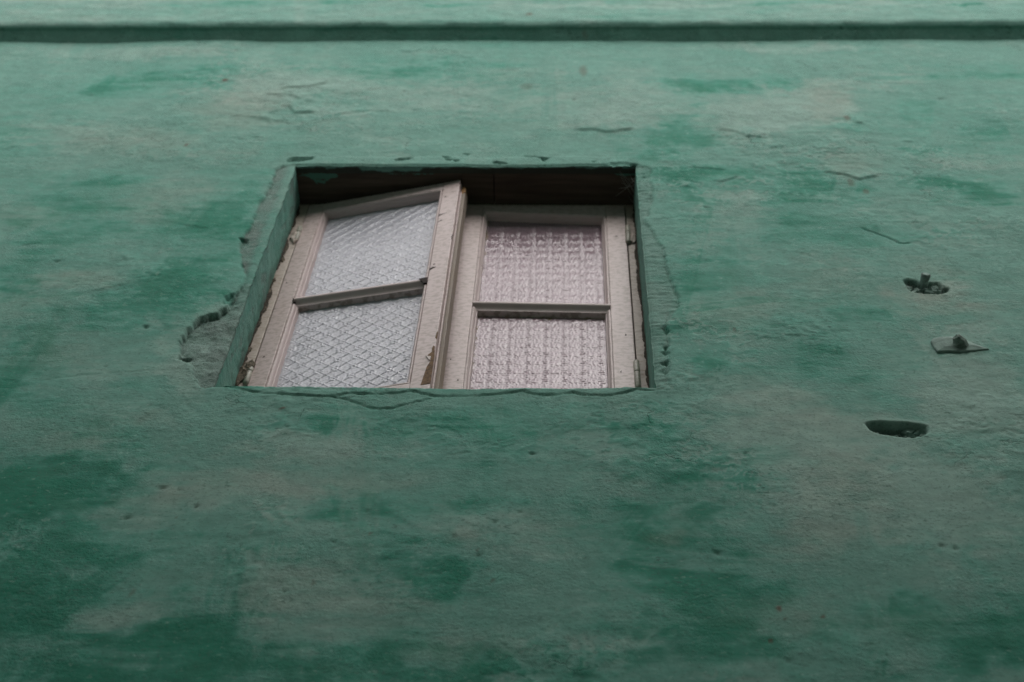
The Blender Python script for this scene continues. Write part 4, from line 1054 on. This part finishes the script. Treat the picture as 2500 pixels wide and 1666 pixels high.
for (z0, z1, w, sd) in ((4.20, 4.55, .004, 5), (4.53, 4.86, .006, 6), (4.84, 5.03, .006, 7)):
    grime("gap_strip", OX1 - .0020, -1, z0, z1, w, sd)
for i in range(9):
    z = 4.20 + i * .075 + rr2.uniform(-.03, .03)
    lumps("putty_crumb", [(OX0 + .003 + rr2.uniform(-.001, .004), FY + .000, z, rr2.uniform(.002, .004), rr2.uniform(.006, .014))], M_DEBRIS, frame, i)
lumps("paint_lump", [(-0.612, FY - .001, 4.858, .0095, .026), (-0.609, FY - .002, 4.835, .007, .016)], M_FRAME, frame, 70)
lumps("paint_lump", [(-0.619, FY - .002, 4.240, .011, .028), (-0.611, FY - .003, 4.262, .009, .020), (-0.626, FY - .002, 4.215, .008, .02)], M_DEBRIS, frame, 71)
lumps("paint_lump", [(0.1505, FY - .001, 4.85, .007, .022)], M_FRAME, frame, 72)
# ---- remains on the right of the window
def tube(name, path, radii, n, mat, parent, smooth=True):
    vs, fs = [], []
    for i, (p, r) in enumerate(zip(path, radii)):
        p = Vector(p)
        d = (Vector(path[min(i + 1, len(path) - 1)]) - Vector(path[max(i - 1, 0)])).normalized()
        sx = d.orthogonal().normalized(); sy = d.cross(sx)
        for j in range(n):
            a = 2 * math.pi * j / n
            vs.append(p + (sx * math.cos(a) + sy * math.sin(a)) * r)
    for i in range(len(path) - 1):
        for j in range(n):
            k = (j + 1) % n
            fs.append((i * n + j, i * n + k, (i + 1) * n + k, (i + 1) * n + j))
    fs.append(tuple(range(n - 1, -1, -1)))
    fs.append(tuple(range((len(path) - 1) * n, len(path) * n)))
    return mesh_obj(name, vs, fs, mat, parent, smooth)

hx, hz = (0.7099,4.4363)
o = tube("pipe_stub", [(hx, .016, hz + .004), (hx, -.006, hz + .003), (hx + .001, -.0190, hz + .002), (hx + .001, -.0200, hz + .002), (hx + .001, -.0180, hz + .002)], [.0088, .0084, .0098, .0086, .0062], 18, M_MORTAR, house)
for i, (px, pz, s) in enumerate([(-.034, -.012, .010), (-.014, -.019, .011), (.008, -.020, .014), (.030, -.014, .010), (.044, -.016, .008), (.020, -.004, .008), (-.03, .004, .006)]):
    lumps("mortar_lump", [(hx + px, .012 - .002 * (i % 3), hz + pz, s, s * .8)], M_MORTAR, house, 90 + i)

pad = [(0.6758,4.2003),(0.6824,4.2113),(0.6962,4.2161),(0.7139,4.2179),(0.7296,4.2133),(0.7418,4.2072),(0.7496,4.1949),(0.7756,4.1706),(0.7492,4.1658),(0.7222,4.1609),(0.7013,4.1638),(0.6802,4.162),(0.6772,4.1772)]
def slab(name, outline, thick, mat, parent):
    c = Vector((sum(p[0] for p in outline) / len(outline), sum(p[1] for p in outline) / len(outline)))
    vs, fs = [], []
    n = len(outline)
    for (sc_, y) in ((1.0, .004), (1.0, -thick), (.96, -thick - .0012), (.55, -thick - .0040)):
        for p in outline:
            v = c + (Vector(p) - c) * sc_
            vs.append((v.x, y, v.y))
    for k in range(3):
        for i in range(n):
            j = (i + 1) % n
            fs.append((k * n + j, k * n + i, (k + 1) * n + i, (k + 1) * n + j)[::-1])
    fs.append(tuple(range(3 * n, 4 * n)))
    o = mesh_obj(name, vs, fs, mat, parent, False)
    import bmesh
    bm = bmesh.new(); bm.from_mesh(o.data); bmesh.ops.recalc_face_normals(bm, faces=bm.faces); bm.to_mesh(o.data); bm.free()
    return o
pd = slab("mortar_pad", pad, .0025, M_MORTAR, house)
sx_, sz_ = (0.7207,4.1853)
tube("broken_stub", [(sx_ + .004, -.004, sz_ - .002), (sx_ + .003, -.012, sz_ - .001), (sx_ - .001, -.016, sz_ + .001), (sx_ - .003, -.0195, sz_ + .002), (sx_ - .0035, -.0196, sz_ + .002)], [.017, .0125, .0095, .0075, .004], 9, M_STUB, pd, False)

lx_, lz_ = (0.5606,3.899)
rr3 = random.Random(21)
for i in range(12):
    lumps("mortar_lump", [(lx_ - .046 + .0085 * i + rr3.uniform(-.003, .003), .0185 + rr3.uniform(-.003, .003), lz_ + rr3.uniform(-.014, .012), rr3.uniform(.007, .012), rr3.uniform(.008, .014))], M_MORTAR, house, 120 + i)

# ------------------------------------------------------------------ cobweb in the corner of the recess
web = empty("cobweb", (OX1, .03, OZ1))
web["label"] = "wispy grey cobweb in the upper right corner of the window recess"
web["category"] = "cobweb"
r = random.Random(12)
for i in range(11):
    a = (OX1 - .002, r.uniform(.012, .085), OZ1 - r.uniform(.002, .06))
    b = (OX1 - r.uniform(.010, .045), r.uniform(.012, .08), OZ1 + .004)
    mid = [(a[k] + b[k]) / 2 for k in range(3)]
    mid[2] -= r.uniform(.002, .010)
    path = [a, mid, b]
    t = tube("strand", [tuple(np.subtract(p, (OX1, .03, OZ1))) for p in path], [.00035, .0005, .0003], 5, M_WEB, web)

# ------------------------------------------------------------------ the street, and an unseen house added to shape the daylight
o = mesh_obj("street", [(-60, -60, 0), (60, -60, 0), (60, 0.0, 0), (-60, 0.0, 0)], [(0, 1, 2, 3)], M_PAVE)
o["kind"] = "structure"
o["label"] = "narrow stone paved street"
OPP_H, OPP_Y = 6.35, -2.8
opp = empty("added_opposite_house", (0, OPP_Y, 0))
opp["label"] = "unseen plain beige house added across the street to shape the daylight"
opp["category"] = "house"
def lb(name, x0, x1, y0, y1, z0, z1, mat, par, bev=0):
    return box(name, x0, x1, y0, y1, z0, z1, mat, par, bev)
lb("wall", -7, 7, -4, 0, 0, OPP_H, M_OPP, opp)
lb("cornice", -7.1, 7.1, -.2, .14, OPP_H + .002, OPP_H + .2, M_OPPTRIM, opp, .02)
for zz in (1.0, 4.6):
    for xx in (-5, -2.2, .6, 3.4):
        w = lb("window", xx, xx + .95, .002, .06, zz, zz + 1.5, M_OPPTRIM, opp, .01)
        for i in range(2):
            lb("pane", xx + .07 + i * .42, xx + .07 + i * .42 + .39, .061, .064, zz + .08, zz + 1.42, M_OPPGLASS, w)
lb("door", 4.8, 5.8, .002, .05, 0.02, 2.3, M_OPPTRIM, opp, .01)
